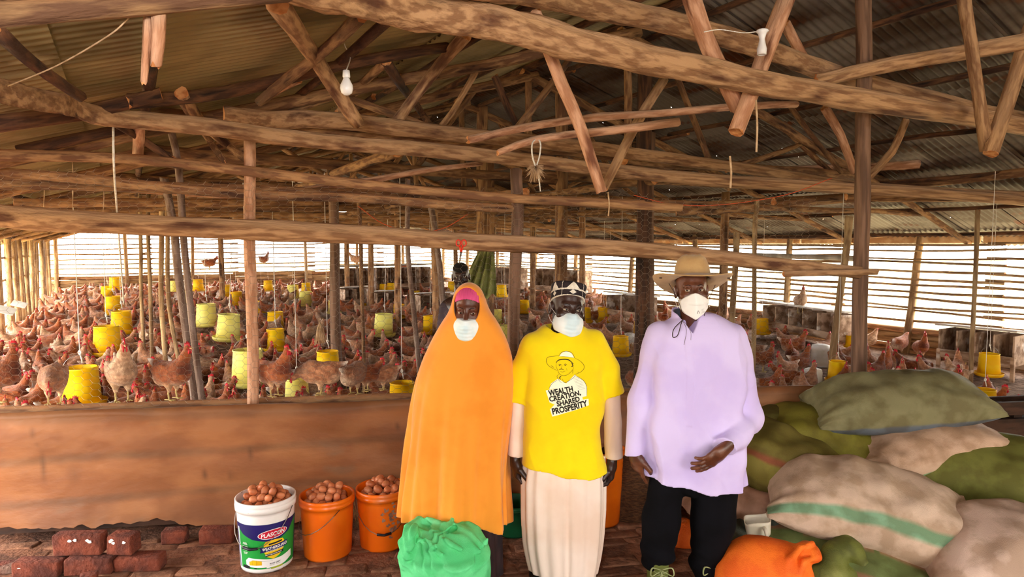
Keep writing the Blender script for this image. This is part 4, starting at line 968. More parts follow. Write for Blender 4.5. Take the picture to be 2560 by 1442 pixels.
# ------------------------------------------------------------------ man in the dark shirt inside the netting
Yb = 6.0; hb = W(1152, 690, Yb); Rb = EZ(4, -3, 2)
def bx_(px, py, d=0): return jt(px, py, Yb + d)
fz = floorz(0, Yb)
bh = make_head(Rb, hb, bx_(1150, 755, .04), 1.04, h=.005)
bb = body_sdf([(bx_(1148, 770), bx_(1148, 900), .13, .13, .05), (bx_(1118, 765), bx_(1182, 765), .06, .06, .05), (bx_(1115, 770), bx_(1105, 850), .048, .04, .03), (bx_(1105, 850), bx_(1108, 925), .036, .026, .03),
               (bx_(1185, 770), bx_(1195, 850), .048, .04, .03), (bx_(1195, 850), bx_(1192, 925), .036, .026, .03), (bx_(1135, 890), (W(1135, 900, Yb).x, Yb, fz + .05), .085, .045, .04), (bx_(1165, 890), (W(1165, 900, Yb).x, Yb, fz + .05), .085, .045, .04)])
hb1 = make_hand(EZ(8, 0), Vector(bx_(1108, 925)), 1.0, .4, h=.006); hb2 = make_hand(EZ(-8, 0), Vector(bx_(1192, 925)), 1.0, .4, mirror=True, h=.006)
keeper = person([bh, bb, hb1, hb2], M['skin_dark'], 'man in a dark shirt standing among the hens behind the orange-veiled woman')
add_eyes(keeper, Rb, hb, 1.04)
child('hair', to_world(sdf(lambda X, Y, Z: np.maximum(head_sdf(X, Y, Z) - .004, -(Z - .045 + .55 * (Y + .06) * -1.0 * -1 * -.9)), (-.1, -.12, -.06), (.1, .13, .14), .005), Rb, hb, 1.04), M['hair'], keeper)
def dshirt(X, Y, Z):
    f = rc(X, Y, Z, bx_(1148, 785), bx_(1148, 900), .155, .16, sq=1.25); f = smin(f, rc(X, Y, Z, bx_(1120, 768), bx_(1182, 770), .072, .072), .05)
    f = smin(f, rc(X, Y, Z, bx_(1150, 752, .02), bx_(1150, 768), .068, .09), .03)
    for s_ in ((1116, 772, 1103, 850, 1107, 905), (1186, 772, 1197, 850, 1193, 905)):
        f = smin(f, smin(rc(X, Y, Z, bx_(s_[0], s_[1]), bx_(s_[2], s_[3]), .066, .056), rc(X, Y, Z, bx_(s_[2], s_[3]), bx_(s_[4], s_[5]), .056, .045), .03), .02)
    return np.maximum(f + .004 * wav(X, Y, Z, 18, 2), bx_(0, 905)[2] - Z)
child('shirt', sdf(dshirt, (bx_(1148, 0)[0] - .35, Yb - .25, .7), (bx_(1148, 0)[0] + .35, Yb + .25, 1.8), .012), M['dark_cloth'], keeper)
def dtr(X, Y, Z): return np.maximum(smin(rc(X, Y, Z, bx_(1136, 880), (bx_(1136, 0)[0], Yb, fz), .1, .07), rc(X, Y, Z, bx_(1164, 880), (bx_(1164, 0)[0], Yb, fz), .1, .07), .02), fz + .02 - Z)
child('trousers', sdf(dtr, (bx_(1148, 0)[0] - .3, Yb - .2, 0), (bx_(1148, 0)[0] + .3, Yb + .2, 1.0), .015), M['trouser'], keeper)
# ------------------------------------------------------------------ writing and prints
def text_geo(txt, size, bold=.0, shear=0.0, align='CENTER', space=1.0):
    cu = bpy.data.curves.new('t', 'FONT'); cu.body = txt; cu.size = size; cu.offset = bold * size; cu.shear = shear; cu.align_x = align; cu.align_y = 'CENTER'; cu.resolution_u = 3; cu.space_character = space
    o = bpy.data.objects.new('t', cu); col.objects.link(o); dg = bpy.context.evaluated_depsgraph_get(); me = bpy.data.meshes.new_from_object(o.evaluated_get(dg))
    vs = [tuple(v.co) for v in me.vertices]; fs = [tuple(p.vertices) for p in me.polygons]; bpy.data.objects.remove(o); bpy.data.curves.remove(cu); bpy.data.meshes.remove(me); return vs, fs
def poly_grid(pts, cell):              # polygon filled with small faces (so that it can follow a curved surface)
    bm = bmesh.new(); bm.faces.new([bm.verts.new((x, y, 0)) for x, y in pts])
    xs = [p[0] for p in pts]; ys = [p[1] for p in pts]
    for ax, a, b in ((0, min(xs), max(xs)), (1, min(ys), max(ys))):
        k = a + cell
        while k < b:
            co = (k, 0, 0) if ax == 0 else (0, k, 0); no = (1, 0, 0) if ax == 0 else (0, 1, 0)
            bmesh.ops.bisect_plane(bm, geom=list(bm.verts) + list(bm.edges) + list(bm.faces), plane_co=co, plane_no=no); k += cell
    bmesh.ops.triangulate(bm, faces=list(bm.faces)); bm.verts.index_update()
    r = [tuple(v.co) for v in bm.verts], [tuple(v.index for v in f.verts) for f in bm.faces]; bm.free(); return r
def stroke(pts, w, sub=5, close=False):
    P = smooth_path([(x, y, 0) for x, y in pts], sub) if len(pts) > 2 else [Vector((*pts[0], 0)).lerp(Vector((*pts[-1], 0)), k / 6) for k in range(7)]
    vs = []; fs = []
    for i, p in enumerate(P):
        d = (P[min(i + 1, len(P) - 1)] - P[max(0, i - 1)]).normalized(); n_ = Vector((-d.y, d.x, 0)) * w * (.5 + .5 * math.sin(math.pi * (i + .5) / len(P))) * .8
        vs += [tuple(p + n_), tuple(p - n_)]
    for i in range(len(P) - 1): fs.append((2 * i, 2 * i + 1, 2 * i + 3, 2 * i + 2))
    return vs, fs
# print on the yellow shirt: coordinates taken in picture pixels, laid on the cloth by ray casting
bv = BVHTree.FromPolygons([v.co.copy() for v in shirt_o.data.vertices], [tuple(p.vertices) for p in shirt_o.data.polygons])
def on_shirt(geos, name, m, lift, lbl=None):
    mb_ = MB()
    for vs, fs in geos:
        out = []
        for v in vs:
            a = W(v[0], v[1], Ym); h_ = bv.ray_cast(Vector((a.x, Ym - .6, a.z)), Vector((0, 1, 0)))
            out.append((a.x, (h_[0].y if h_[0] else Ym - .15) - lift, a.z))
        mb_.add(out, fs)
    o = mb_.build(name, m, man, False); 
    if lbl: o['label'] = lbl
def zpt(p): return (1260 + p[0] / 3.606, 660 + p[1] / 3.606)      # points read off an enlargement of the shirt
def zp(l): return [zpt(p) for p in l]
white = [[(365, 1092), (610, 1030), (662, 1060), (688, 1170), (738, 1166), (742, 1222), (420, 1308), (400, 1248), (440, 1205), (398, 1190), (385, 1150)],
         [(395, 1080), (410, 1030), (470, 985), (540, 1025), (615, 950), (700, 1010), (724, 1060), (724, 1140), (670, 1150), (610, 1040)], [(482, 795), (505, 765), (545, 752), (590, 768), (612, 808), (545, 798)]]
on_shirt([poly_grid(zp(p), 3.5) for p in white], 'print_backing', M['print_white'], .0016)
S_ = []
def st(*p, w=.55): S_.append(stroke(zp(p), w))
st((480, 792), (495, 768), (530, 752), (575, 756), (605, 782), (615, 808), w=.6); st((480, 790), (430, 795), (385, 805), (370, 835), (385, 870), (420, 895), (465, 915), w=.6)
st((615, 808), (665, 835), (695, 868), (695, 900), (665, 930), (615, 948), w=.6); st((480, 792), (545, 798), (615, 808), w=.35)
st((455, 850), (475, 828), (520, 820), (560, 824), (585, 840), (605, 860), w=1.5); st((590, 850), (600, 875), (585, 880), w=1.4); st((458, 850), (455, 880), (470, 915), (485, 945), (520, 958), (560, 945), (600, 905), (605, 880), w=.5)
st((475, 868), (490, 862), (502, 868), w=.8); st((522, 866), (535, 860), (550, 866), w=.8); st((480, 874), (492, 872), w=1.0); st((528, 873), (540, 871), w=1.0); st((508, 870), (500, 895), (512, 905), w=.4); st((480, 908), (500, 902), (520, 908), w=.9); st((490, 922), (510, 926), (535, 918), w=.4); st((545, 895), (548, 915), w=.35)
st((480, 945), (462, 965), (480, 1000), (500, 1020), w=.5); st((498, 960), (485, 975), (492, 992), w=1.3); st((600, 905), (598, 940), w=.5); st((612, 948), (612, 968), (530, 1018), (508, 985), w=.5)
st((465, 998), (425, 1025), (400, 1060), (395, 1080), w=.5); st((615, 955), (670, 985), (705, 1020), (722, 1070), (722, 1140), w=.6); st((410, 875), (430, 882), w=.5); st((420, 885), (436, 890), w=.5); st((655, 935), (640, 925), w=.4)
for k in range(9): st((600 + k * 6, 985 + k * 12), (660 + k * 6, 968 + k * 12 + k), w=.22)
T_ = []
def tline(txt, cx, cy, wd, hgt, rot, bold=.04):
    vs, fs = text_geo(txt, 10, bold); xs = [v[0] for v in vs]; ys = [v[1] for v in vs]; x0, x1, y0, y1 = min(xs), max(xs), min(ys), max(ys)
    c, s_ = math.cos(math.radians(rot)), math.sin(math.radians(rot)); out = []
    for v in vs:
        x = ((v[0] - (x0 + x1) / 2) / (x1 - x0)) * wd; y = ((v[1] - (y0 + y1) / 2) / (y1 - y0)) * hgt
        out.append((*zpt((cx + x * c - y * s_, cy - x * s_ - y * c)), 0))
    T_.append((out, fs))
tline('WEALTH', 493, 1092, 215, 52, 12); tline('CREATION,', 532, 1138, 280, 54, 12); tline('SHARED', 558, 1180, 205, 46, 12); tline('PROSPERITY', 573, 1232, 315, 56, 12)
on_shirt(S_, 'print_portrait', M['print_black'], .0026, 'black line drawing of a man in a wide hat'); on_shirt(T_, 'print_lettering', M['print_black'], .003, 'black slanted capital lettering')

mask_o = [c for c in boss.children if c.name.startswith('face_mask')][0]
bvm = BVHTree.FromPolygons([v.co.copy() for v in mask_o.data.vertices], [tuple(p.vertices) for p in mask_o.data.polygons])
mb_ = MB()
for vs, fs in [stroke([(1726, 777), (1729, 771), (1733, 777)], .9), stroke([(1727, 778), (1727, 774)], 1.2), stroke([(1732, 778), (1732, 773)], 1.2)] + [stroke([(1738, y), (1738 + w, y - 1)], .35) for y, w in ((768, 8), (771, 7), (774, 12), (777, 9))] + [stroke([(1752, 755 + k), (1756, 754 + k)], .3) for k in (0, 3, 6)] + [stroke([(1707, 757), (1728, 757), (1744, 757)], .25)]:
    out = []
    for v in vs:
        a = W(v[0], v[1], Yh); h_ = bvm.ray_cast(Vector((a.x, Yh - .6, a.z)), Vector((0, 1, 0))); out.append((a.x, (h_[0].y if h_[0] else Yh - .1) - .0012, a.z))
    mb_.add(out, fs)
pm('print_grey', '#8d8a88', rough=.8); mb_.build('mask_print', M['print_grey'], mask_o, False)
# ------------------------------------------------------------------ buckets, eggs
pm('bucket_orange', '#ff7a14', '#f56c0a', 4, rough=.35, c3='#d98a58', s3=3, t3=.68, coat=.2, bump=.03); pm('bucket_white', '#efe8e4', '#e6dcd6', 6, rough=.45, c3='#8f6b52', s3=22, t3=.68)
pm('label_green', '#1f9a3c', '#1b8f36', 4, rough=.45); pm('label_navy', '#241a66', '#1c1658', 4, rough=.45); pm('label_red', '#d01838', rough=.45); pm('label_white', '#f5f1ee', rough=.5); pm('label_yellow', '#f0c414', '#e3b00c', 4, rough=.5); pm('label_black', '#18141e', rough=.5); pm('label_lime', '#a3b020', rough=.5)
pm('steel_wire', '#8c8078', rough=.3, metal=.9); pm('egg', '#c87a50', '#b8673e', 9, rough=.45, c3='#dd9a70', s3=30, t3=.6, rnd=.16, sss=.08)
def bucket(lbl, base, m, rt=.155, rb=.135, H=.375, lip_h=.055, handle=(0, 1), hdir=0.0):
    root = empty('bucket', base); tag(root, lbl, 'bucket')
    MB().lathe([(0.001, .006), (rb - .01, .006), (rb, .0), (rb + .002, .012), (rb + (rt - rb) * .8, H - .075), (rt - .006, H - lip_h), (rt + .004, H - lip_h), (rt + .006, H - .03), (rt + .001, H - .027), (rt + .005, H - .02), (rt + .004, H), (rt - .003, H + .002), (rt - .008, H - .004), (rt - .010, H - .06), (rb - .004, .02), (.001, .018)], 56).build('shell', m, root)
    if handle:
        pts = [Vector((-(rt + .006), 0, H - .05))]
        for k in range(1, 12):
            a = math.pi * k / 12; pts.append(Vector((-(rt + .008) * math.cos(a), -(rt + .006) * math.sin(a) * .98 - .004, H - .05 - handle[0] * math.sin(a))))
        pts.append(Vector((rt + .006, 0, H - .05)))
        ho = MB().tube(pts, .0022, 6).build('handle', M['steel_wire'], root); ho.rotation_euler = (0, 0, hdir)
        if handle[1]: MB().tube([pts[5], pts[6], pts[7]], .008, 8).build('grip', M['label_black'], ho)
    return root
bpos = [W(668, 1392, 3.74), W(820, 1378, 3.86), W(957, 1352, 3.98)]
for b in bpos: b.z = 0
b1 = bucket('white paint bucket with a green and navy label, full of eggs', bpos[0], M['bucket_white'], .163, .142, .40, .058, (.20, 1), -.2)
b2 = bucket('plain orange bucket full of eggs between the white bucket and the stained one', bpos[1], M['bucket_orange'], .157, .137, .36, .05, (.15, 0), -.85)
b3 = bucket('orange bucket with mud stains, full of eggs, touching the orange veil', bpos[2], M['bucket_orange'], .155, .135, .36, .05, (.19, 1), .25)
# label of the white bucket, wrapped on the shell; u = angle in metres of arc, v = height
phi0 = math.atan2(-bpos[0].y, -bpos[0].x)
def on_bucket(geos, name, m, lift, lbl=None, root=b1):
    mb_ = MB()
    for vs, fs in geos:
        out = []
        for v in vs:
            z = v[1]; r = .142 + (.163 - .142) * .8 * min(1, max(0, (z - .012) / .313)) + .0025 + lift; a = phi0 + v[0] / .155
            out.append((r * math.cos(a), r * math.sin(a), z))
        mb_.add(out, fs)
    o = mb_.build(name, m, root, False)
    if lbl: o['label'] = lbl
    return o
def rectp(x0, x1, y0, y1): return [(x0, y0), (x1, y0), (x1, y1), (x0, y1)]
def ellp(cx, cy, rx, ry, rot=0, n=28): return [(cx + rx * math.cos(t) * math.cos(rot) - ry * math.sin(t) * math.sin(rot), cy + rx * math.cos(t) * math.sin(rot) + ry * math.sin(t) * math.cos(rot)) for t in [2 * math.pi * k / n for k in range(n)]]
def bt(txt, cx, cy, wd, hgt, rot=0.0, bold=.02, shear=0):
    vs, fs = text_geo(txt, 1, bold, shear); xs = [v[0] for v in vs]; ys = [v[1] for v in vs]; x0, x1, y0, y1 = min(xs), max(xs), min(ys), max(ys); c, s_ = math.cos(rot), math.sin(rot); o = []
    for v in vs:
        x = ((v[0] - (x0 + x1) / 2) / (x1 - x0)) * wd; y = ((v[1] - (y0 + y1) / 2) / (y1 - y0)) * hgt; o.append((cx + x * c - y * s_, cy + x * s_ + y * c, 0))
    return o, fs
g = lambda p: poly_grid(p, .014)
lab = on_bucket([g(rectp(-.19, .22, .025, .285))], 'label_sheet', M['label_green'], .0)
on_bucket([g([(-.19, .285), (-.19, .262), (-.14, .225), (-.08, .200), (.0, .186), (.07, .190), (.13, .215), (.175, .262), (.20, .285)]), g(rectp(-.205, -.188, .02, .285)), g(rectp(.20, .235, .02, .285))], 'label_band', M['label_navy'], .0006)
on_bucket([g(rectp(-.188, -.176, .02, .262))], 'label_margin', M['label_white'], .0009)
on_bucket([g(ellp(.035, .226, .083, .027, .08))], 'label_badge', M['label_white'], .0012); on_bucket([g(ellp(.035, .226, .079, .0235, .08))], 'label_badge', M['label_red'], .0018)
on_bucket([bt('PLASCON', .035, .226, .132, .024, .08, .03, .2), bt('WEATHERGUARD', .045, .147, .142, .017, .08, .03), bt('FOR EXTERIOR WALLS', .045, .131, .10, .007, .08, .01), bt('MATT EMULSION PAINT', .038, .110, .094, .007, .08, .01)]
          + [bt(a, -.128, y, w_, .006, 0, .01) for a, y, w_ in (('HIGHER', .178, .028), ('COVERAGE', .171, .034), ('WASHABLE', .158, .038), ('ALL YEAR', .144, .028), ('PROTECTION', .137, .036), ('LOW SHEEN', .123, .032), ('FINISH', .116, .024))], 'label_lettering', M['label_white'], .004)
on_bucket([g([(.035 - .052, .17), (-.005, .186), (.045, .192), (.09, .186), (.10, .17), (.095, .125), (.07, .095), (.035, .078), (.0, .095), (-.017, .125)])], 'label_shield', M['label_yellow'], .0012)
on_bucket([g([(-.04, .152), (.12, .168), (.115, .155), (.12, .138), (-.04, .121), (-.033, .137)])], 'label_ribbon', M['label_navy'], .002)
on_bucket([g([(-.012, .111), (.095, .122), (.092, .114), (.095, .107), (-.012, .097), (-.007, .104)]), g([(.01, .172), (.085, .180), (.085, .171), (.01, .163)])], 'label_ribbon', M['label_black'], .0022)
on_bucket([g([(-.13, .075), (-.11, .092), (-.05, .088), (.03, .078), (.08, .08), (.155, .095), (.16, .055), (.10, .035), (-.02, .035), (-.10, .038), (-.13, .05)])], 'label_house', M['label_white'], .0014)
on_bucket([g([(-.105, .048), (-.105, .068), (-.08, .08), (-.03, .074), (-.03, .050)])], 'label_house_window', M['label_yellow'], .002)
on_bucket([stroke([(-.105, .048), (-.105, .068), (-.08, .08), (-.03, .074), (.03, .070)], .0008), stroke([(-.085, .05), (-.085, .078)], .0006), stroke([(-.06, .05), (-.06, .077)], .0006), g(rectp(-.155, -.105, .028, .045)), bt('ROSE GREY', .045, .055, .062, .008, .05, .03), stroke([(.012, .044), (.04, .045)], .001), stroke([(.05, .045), (.075, .047)], .001), g(rectp(-.075, -.06, .03, .036))], 'label_shade_name', M['label_black'], .0032)
on_bucket([g([(-.005, .03), (.09, .033), (.095, .07), (.0, .068)])], 'label_panel', M['label_white'], .0024)
on_bucket([g([(.02, .020), (.09, .024), (.09, .034), (.02, .029)])], 'label_strip', M['label_lime'], .0026)
# dried dirt on the third bucket
pm('mud', '#8a5f4c', '#a88472', 30, rough=.9)
ph3 = math.atan2(-bpos[2].y, -bpos[2].x); mb_ = MB(); rr = random.Random(4)
for k in range(26):
    u_, z_ = rr.gauss(.055, .03), rr.gauss(.20, .055); vs, fs = poly_grid([(u_ + r_ * math.cos(t), z_ + r_ * math.sin(t)) for t, r_ in [(2 * math.pi * q_ / 9, rr.uniform(.004, .017)) for q_ in range(9)]], .01)
    mb_.add([((.1368 + .0158 * max(0, v[1] - .012) / .285 + .0035) * math.cos(ph3 + v[0] / .15), (.1368 + .0158 * max(0, v[1] - .012) / .285 + .0035) * math.sin(ph3 + v[0] / .15), v[1]) for v in vs], fs)
mb_.build('mud_stain', M['mud'], b3, False)
eggp = [(math.sin(a) * .0222 * (1 + .10 * math.cos(a)), -math.cos(a) * .0285) for a in np.linspace(.001, math.pi, 13)]
egm = MB().lathe(eggp, 16); egme = mesh('egg', egm.v, egm.f); egme.materials.append(M['egg'])
for bi, (bp, rt_, H_, lbn) in enumerate(((bpos[0], .146, .385, 'white paint bucket'), (bpos[1], .14, .345, 'plain orange bucket'), (bpos[2], .138, .345, 'stained orange bucket beside the veil'))):
    rr = random.Random(20 + bi); placed = []
    for layer, (rad, z0, cnt) in enumerate(((rt_ - .024, H_ - .012, 32), (rt_ - .038, H_ + .018, 20), (rt_ - .062, H_ + .046, 10))):
        t_ = 0; c_ = 0
        while c_ < cnt and t_ < 4000:
            t_ += 1; a = rr.uniform(0, 6.283); r_ = rad * math.sqrt(rr.random()); p = Vector((r_ * math.cos(a), r_ * math.sin(a), z0 + rr.uniform(-.006, .006)))
            if all((p - q_).length > .0425 for q_ in placed):
                placed.append(p); c_ += 1; o = bpy.data.objects.new('egg', egme); col.objects.link(o); o.location = bp + p
                o.rotation_euler = (rr.uniform(.6, 2.4), rr.uniform(-1, 1), rr.uniform(0, 6)); s_ = rr.uniform(.92, 1.06); o.scale = (s_, s_, s_)
                tag(o, 'brown hen egg heaped in the ' + lbn, 'egg', 'eggs in the ' + lbn)
# behind the yellow man's robe
ob = bucket('orange bucket standing half hidden behind the cream robe', (W(1500, 1300, 4.3).x, 4.32, 0), M['bucket_orange'], .16, .13, .50, .03, None)
pm('green_plastic', '#0f5c34', '#0c4a2a', 4, rough=.4)
gb = bucket('dark green basin tucked behind the orange veil and cream robe', (W(1285, 1300, 4.15).x, 4.15, 0), M['green_plastic'], .13, .11, .2, .02, None)
# ------------------------------------------------------------------ loose bricks
pm('brick_red', '#7d3d28', '#5c2c1e', 9, rough=.95, bump=.8, c3='#86695a', s3=4, t3=.6, rnd=.15, bscale=45); pm('droppings', '#e8dcd4', rough=.9)
bks = [((202, 1352), 3.66, .27, .062, .115, 2, 'whole red brick with white droppings, topmost of the brick pile'), ((310, 1355), 3.68, .145, .10, .105, -4, 'half brick standing on end beside the topmost brick'), ((103, 1418), 3.60, .26, .10, .085, 2, 'dusty red brick at the left end of the bottom course'), ((230, 1412), 3.62, .255, .10, .09, 3, 'smoke-blackened brick in the middle of the bottom course'),
       ((352, 1398), 3.66, .25, .10, .085, 4, 'clean red brick at the right end of the bottom course'), ((222, 1438), 3.50, .09, .07, .05, 30, 'pale brick fragment lying in front of the brick pile'), ((545, 1362), 4.0, .20, .10, .09, 6, 'dusty brick against the wall foot beside the white paint bucket'), ((440, 1368), 4.0, .14, .09, .08, 4, 'broken red brick behind the straw fringe'), ((8, 1425), 3.62, .16, .1, .05, 12, 'dark brick end cut by the edge of the picture beneath the brown sheet')]
for i, ((px, py), Yb_, L_, D_, H_, rz, lb) in enumerate(bks):
    me = stone(L_, max(D_, .09), H_, .005, 40 + i, .012); me.materials.append(M['brick_red']); o = bpy.data.objects.new('brick', me); col.objects.link(o); p = W(px, py, Yb_)
    z = H_ / 2 + .0 if i > 1 else H_ / 2 + .092
    o.location = (p.x, Yb_, z); o.rotation_euler = (0, 0, math.radians(rz)); tag(o, lb, 'brick')
    if i in (0, 1, 2):
        dm = MB(); rr = random.Random(i)
        for k in range(4): dm.add(*[(lambda c_: ([(c_[0] + .012 * math.cos(t) * rr.uniform(.5, 1.3), -max(D_, .09) / 2 - .0015, c_[1] + .009 * math.sin(t)) for t in np.linspace(0, 5.5, 8)], [tuple(range(8))]))((rr.uniform(-.35, .35) * L_, rr.uniform(.1, .35) * H_))][0])
        dm.build('dropping', M['droppings'], o, False)
# ------------------------------------------------------------------ small hanging things
pm('bulb', '#f4f0ee', '#eae4e0', 4, rough=.3, coat=.3); pm('rope_white', '#efe9df', '#d8cdbd', 60, rough=.9); pm('red_plastic', '#e0341c', rough=.4); pm('green_cloth', '#8f8f52', '#6c6c38', 6, rough=.9, bump=.3)
bpz = W(866, 192, 3.3); root = empty('light_bulb', bpz); tag(root, 'unlit white light bulb hanging on a thin cord under the dark rafters', 'light bulb')
o = MB().lathe([(.001, .03), (.017, .03), (.019, .0), (.016, -.005)], 16).build('holder', M['bulb'], root); MB().lathe([(.014, -.005), (.020, -.02), (.030, -.04), (.032, -.058), (.026, -.078), (.012, -.088), (.001, -.09)], 20).build('glass', M['bulb'], root)
MB().tube([p - bpz for p in smooth_path([bpz + Vector((0, 0, .03)), PV(876, 140, 3.75 * 0 + 3.3 * 1.15), PV(862, 105, 3.9), PV(905, 62, 3.95), PV(935, 45, 4.0)], 6)], .003, 5).build('cord', M['rope_white'], root)
root.rotation_euler = (0, 0, 0)
bz2 = W(1905, 108, 3.6); root = empty('lamp_holder', bz2); tag(root, 'empty white lamp holder hanging from a log by the dark sheets', 'lamp holder')
MB().lathe([(.001, .07), (.028, .07), (.034, .062), (.022, .05), (.014, .02), (.02, -.01), (.026, -.03), (.024, -.06), (.018, -.062), (.016, -.03)], 20).build('holder', M['bulb'], root)
MB().tube([p - bz2 for p in smooth_path([bz2 + Vector((0, 0, .065)), W(1860, 82, 3.6), W(1800, 74, 3.55), W(1760, 80, 3.5)], 6)], .0028, 5).build('cord', M['rope_white'], root)
# scissors hung on the partition log
sc = PP(1153, 612, .09); root = empty('scissors', sc); tag(root, 'red-handled scissors hung on the netting log above the man in the dark shirt', 'scissors')
for s_ in (-1, 1):
    MB().tube([(s_ * .018 + .014 * math.cos(a), 0, .012 + .020 * math.sin(a)) for a in np.linspace(0, 6.283, 15)], .0045, 7).tube([(s_ * .010, 0, -.005), (s_ * .003, 0, -.045)], .006, 7).build('handle', M['red_plastic'], root)
    MB().tube([(s_ * .002, .002 * s_, -.04), (-s_ * .003 - .006, .002 * s_, -.085), (-.014, .002 * s_, -.125)], [.006, .005, .001], 6, flat=.3).build('blade', M['steel_wire'], root)
# green cloth
def cloth(X, Y, Z): return 0
cp = W(1213, 650, 7.6); mb_ = MB(); rows_ = 26; cols_ = 22
for sd in (0, .012):
    vs = []
    for i in range(rows_ + 1):
        t = i / rows_; wd = .05 + .17 * t ** .7; cx_ = .02 - .11 * t
        for j in range(cols_ + 1):
            s_ = j / cols_ - .5; vs.append(cp + Vector((cx_ + s_ * 2 * wd, .05 * math.sin(s_ * 26 + t * 3) * (.3 + t) + sd, .16 - t * .58 + .03 * math.sin(s_ * 20) * t)))
    mb_.add(vs, [(i * (cols_ + 1) + j, i * (cols_ + 1) + j + 1, (i + 1) * (cols_ + 1) + j + 1, (i + 1) * (cols_ + 1) + j) for i in range(rows_) for j in range(cols_)])
tag(mb_.build('cloth', M['green_cloth']), 'olive green cloth knotted on a post behind the orange-veiled woman', 'cloth')
# frayed rope tuft on the short pale pole
rt0 = PV(1340, 362, 3.5); root = empty('rope_tuft', rt0); tag(root, 'frayed white rope with a bushy knot looped over the short pale pole', 'rope')
ox = lambda px, py, d=-.06: PV(px, py, 3.5) - rt0 + Vector((0, d, 0))
MB().tube(smooth_path([ox(1338, 420), ox(1330, 392), ox(1330, 362), ox(1342, 348, 0), ox(1350, 362), ox(1348, 392), ox(1340, 418)], 6), .005, 6).tube(smooth_path([ox(1340, 418), ox(1345, 440), ox(1350, 480)], 5), .004, 6).build('loop', M['rope_white'], root)
fb = MB(); rr = random.Random(6); c_ = ox(1338, 420)
for k in range(130):
    a, b_ = rr.uniform(0, 6.28), rr.uniform(-1.2, .9); d = Vector((math.cos(a) * math.cos(b_), math.sin(a) * math.cos(b_), math.sin(b_) - .35)); fb.tube([c_, c_ + d * .035 + Vector((0, 0, -.004)), c_ + d * rr.uniform(.045, .07) + Vector((0, 0, -.014))], [.0022, .0016, .001], 4)
pm('fibre', '#cfae8a', '#b08d68', 20, rough=.95); fb.build('fibres', M['fibre'], root)
# bunch of straw on the plank post
sp = W(800, 815, 6.35); fb = MB()
for k in range(70):
    a = rr.uniform(-.5, .5); fb.tube([sp + Vector((0, 0, .05)), sp + Vector((math.sin(a) * .06, rr.uniform(-.03, .03), -.03)), sp + Vector((math.sin(a) * .13, rr.uniform(-.05, .05), -.16 + rr.uniform(-.03, .03)))], .0022, 4)
tag(fb.build('straw_bunch', M['fibre']), 'bunch of dry straw tied to the plank-faced post inside the netting', 'straw')
def rope(lb, pts, r=.0045, m='rope_white'):
    return tag(MB().tube(smooth_path(pts, 6), r, 6).build('rope', M[m]), lb, 'rope')
rope('white rope tied under the long tie log and hanging down over the netting', [PV(283, 300, 4.2), PV(285, 420, 4.25), PV(295, 560, 4.9), PV(310, 760, 6.5)], .006)
rope('thin twine slanting from the top log across the light sheets', [PV(322, 45, 1.95), PV(270, 90, 2.0), PV(140, 165, 2.3), PV(20, 215, 2.6)], .002, 'fibre')
pm('orange_twine', '#c8532c', rough=.9)
rope('thin orange twine sagging below the logs over the veiled woman', [W(895, 515, 6), W(960, 560, 6), W(1040, 580, 6), W(1110, 570, 6), W(1170, 535, 6)], .004, 'orange_twine')
rope('thin orange twine running from the double post to the corrugated eaves', [W(1585, 488, 5), W(1680, 510, 5), W(1800, 512, 5), W(1960, 488, 5), W(2080, 445, 5)], .003, 'orange_twine')
for i, (x, y0, y1, Y_) in enumerate(((257, 445, 530, 4.4), (180, 385, 520, 4.4), (108, 430, 520, 4.4), (1890, 250, 380, 3.3), (1825, 390, 470, 3.2), (1520, 480, 540, 4.2))):
    rope(('short twine hanging beside the white rope', 'short twine with a feather wisp hanging over the netting', 'yellowish twine end dangling over the netting corner', 'long torn bark strip hanging beside the sawn stub', 'torn bark strip hanging under the sawn stub', 'short white twine hanging from the long tie log behind the cap')[i], [W(x, y0, Y_), W(x + 3, (y0 + y1) / 2, Y_), W(x + 1, y1, Y_)], .003 if i < 3 else .005, 'fibre')
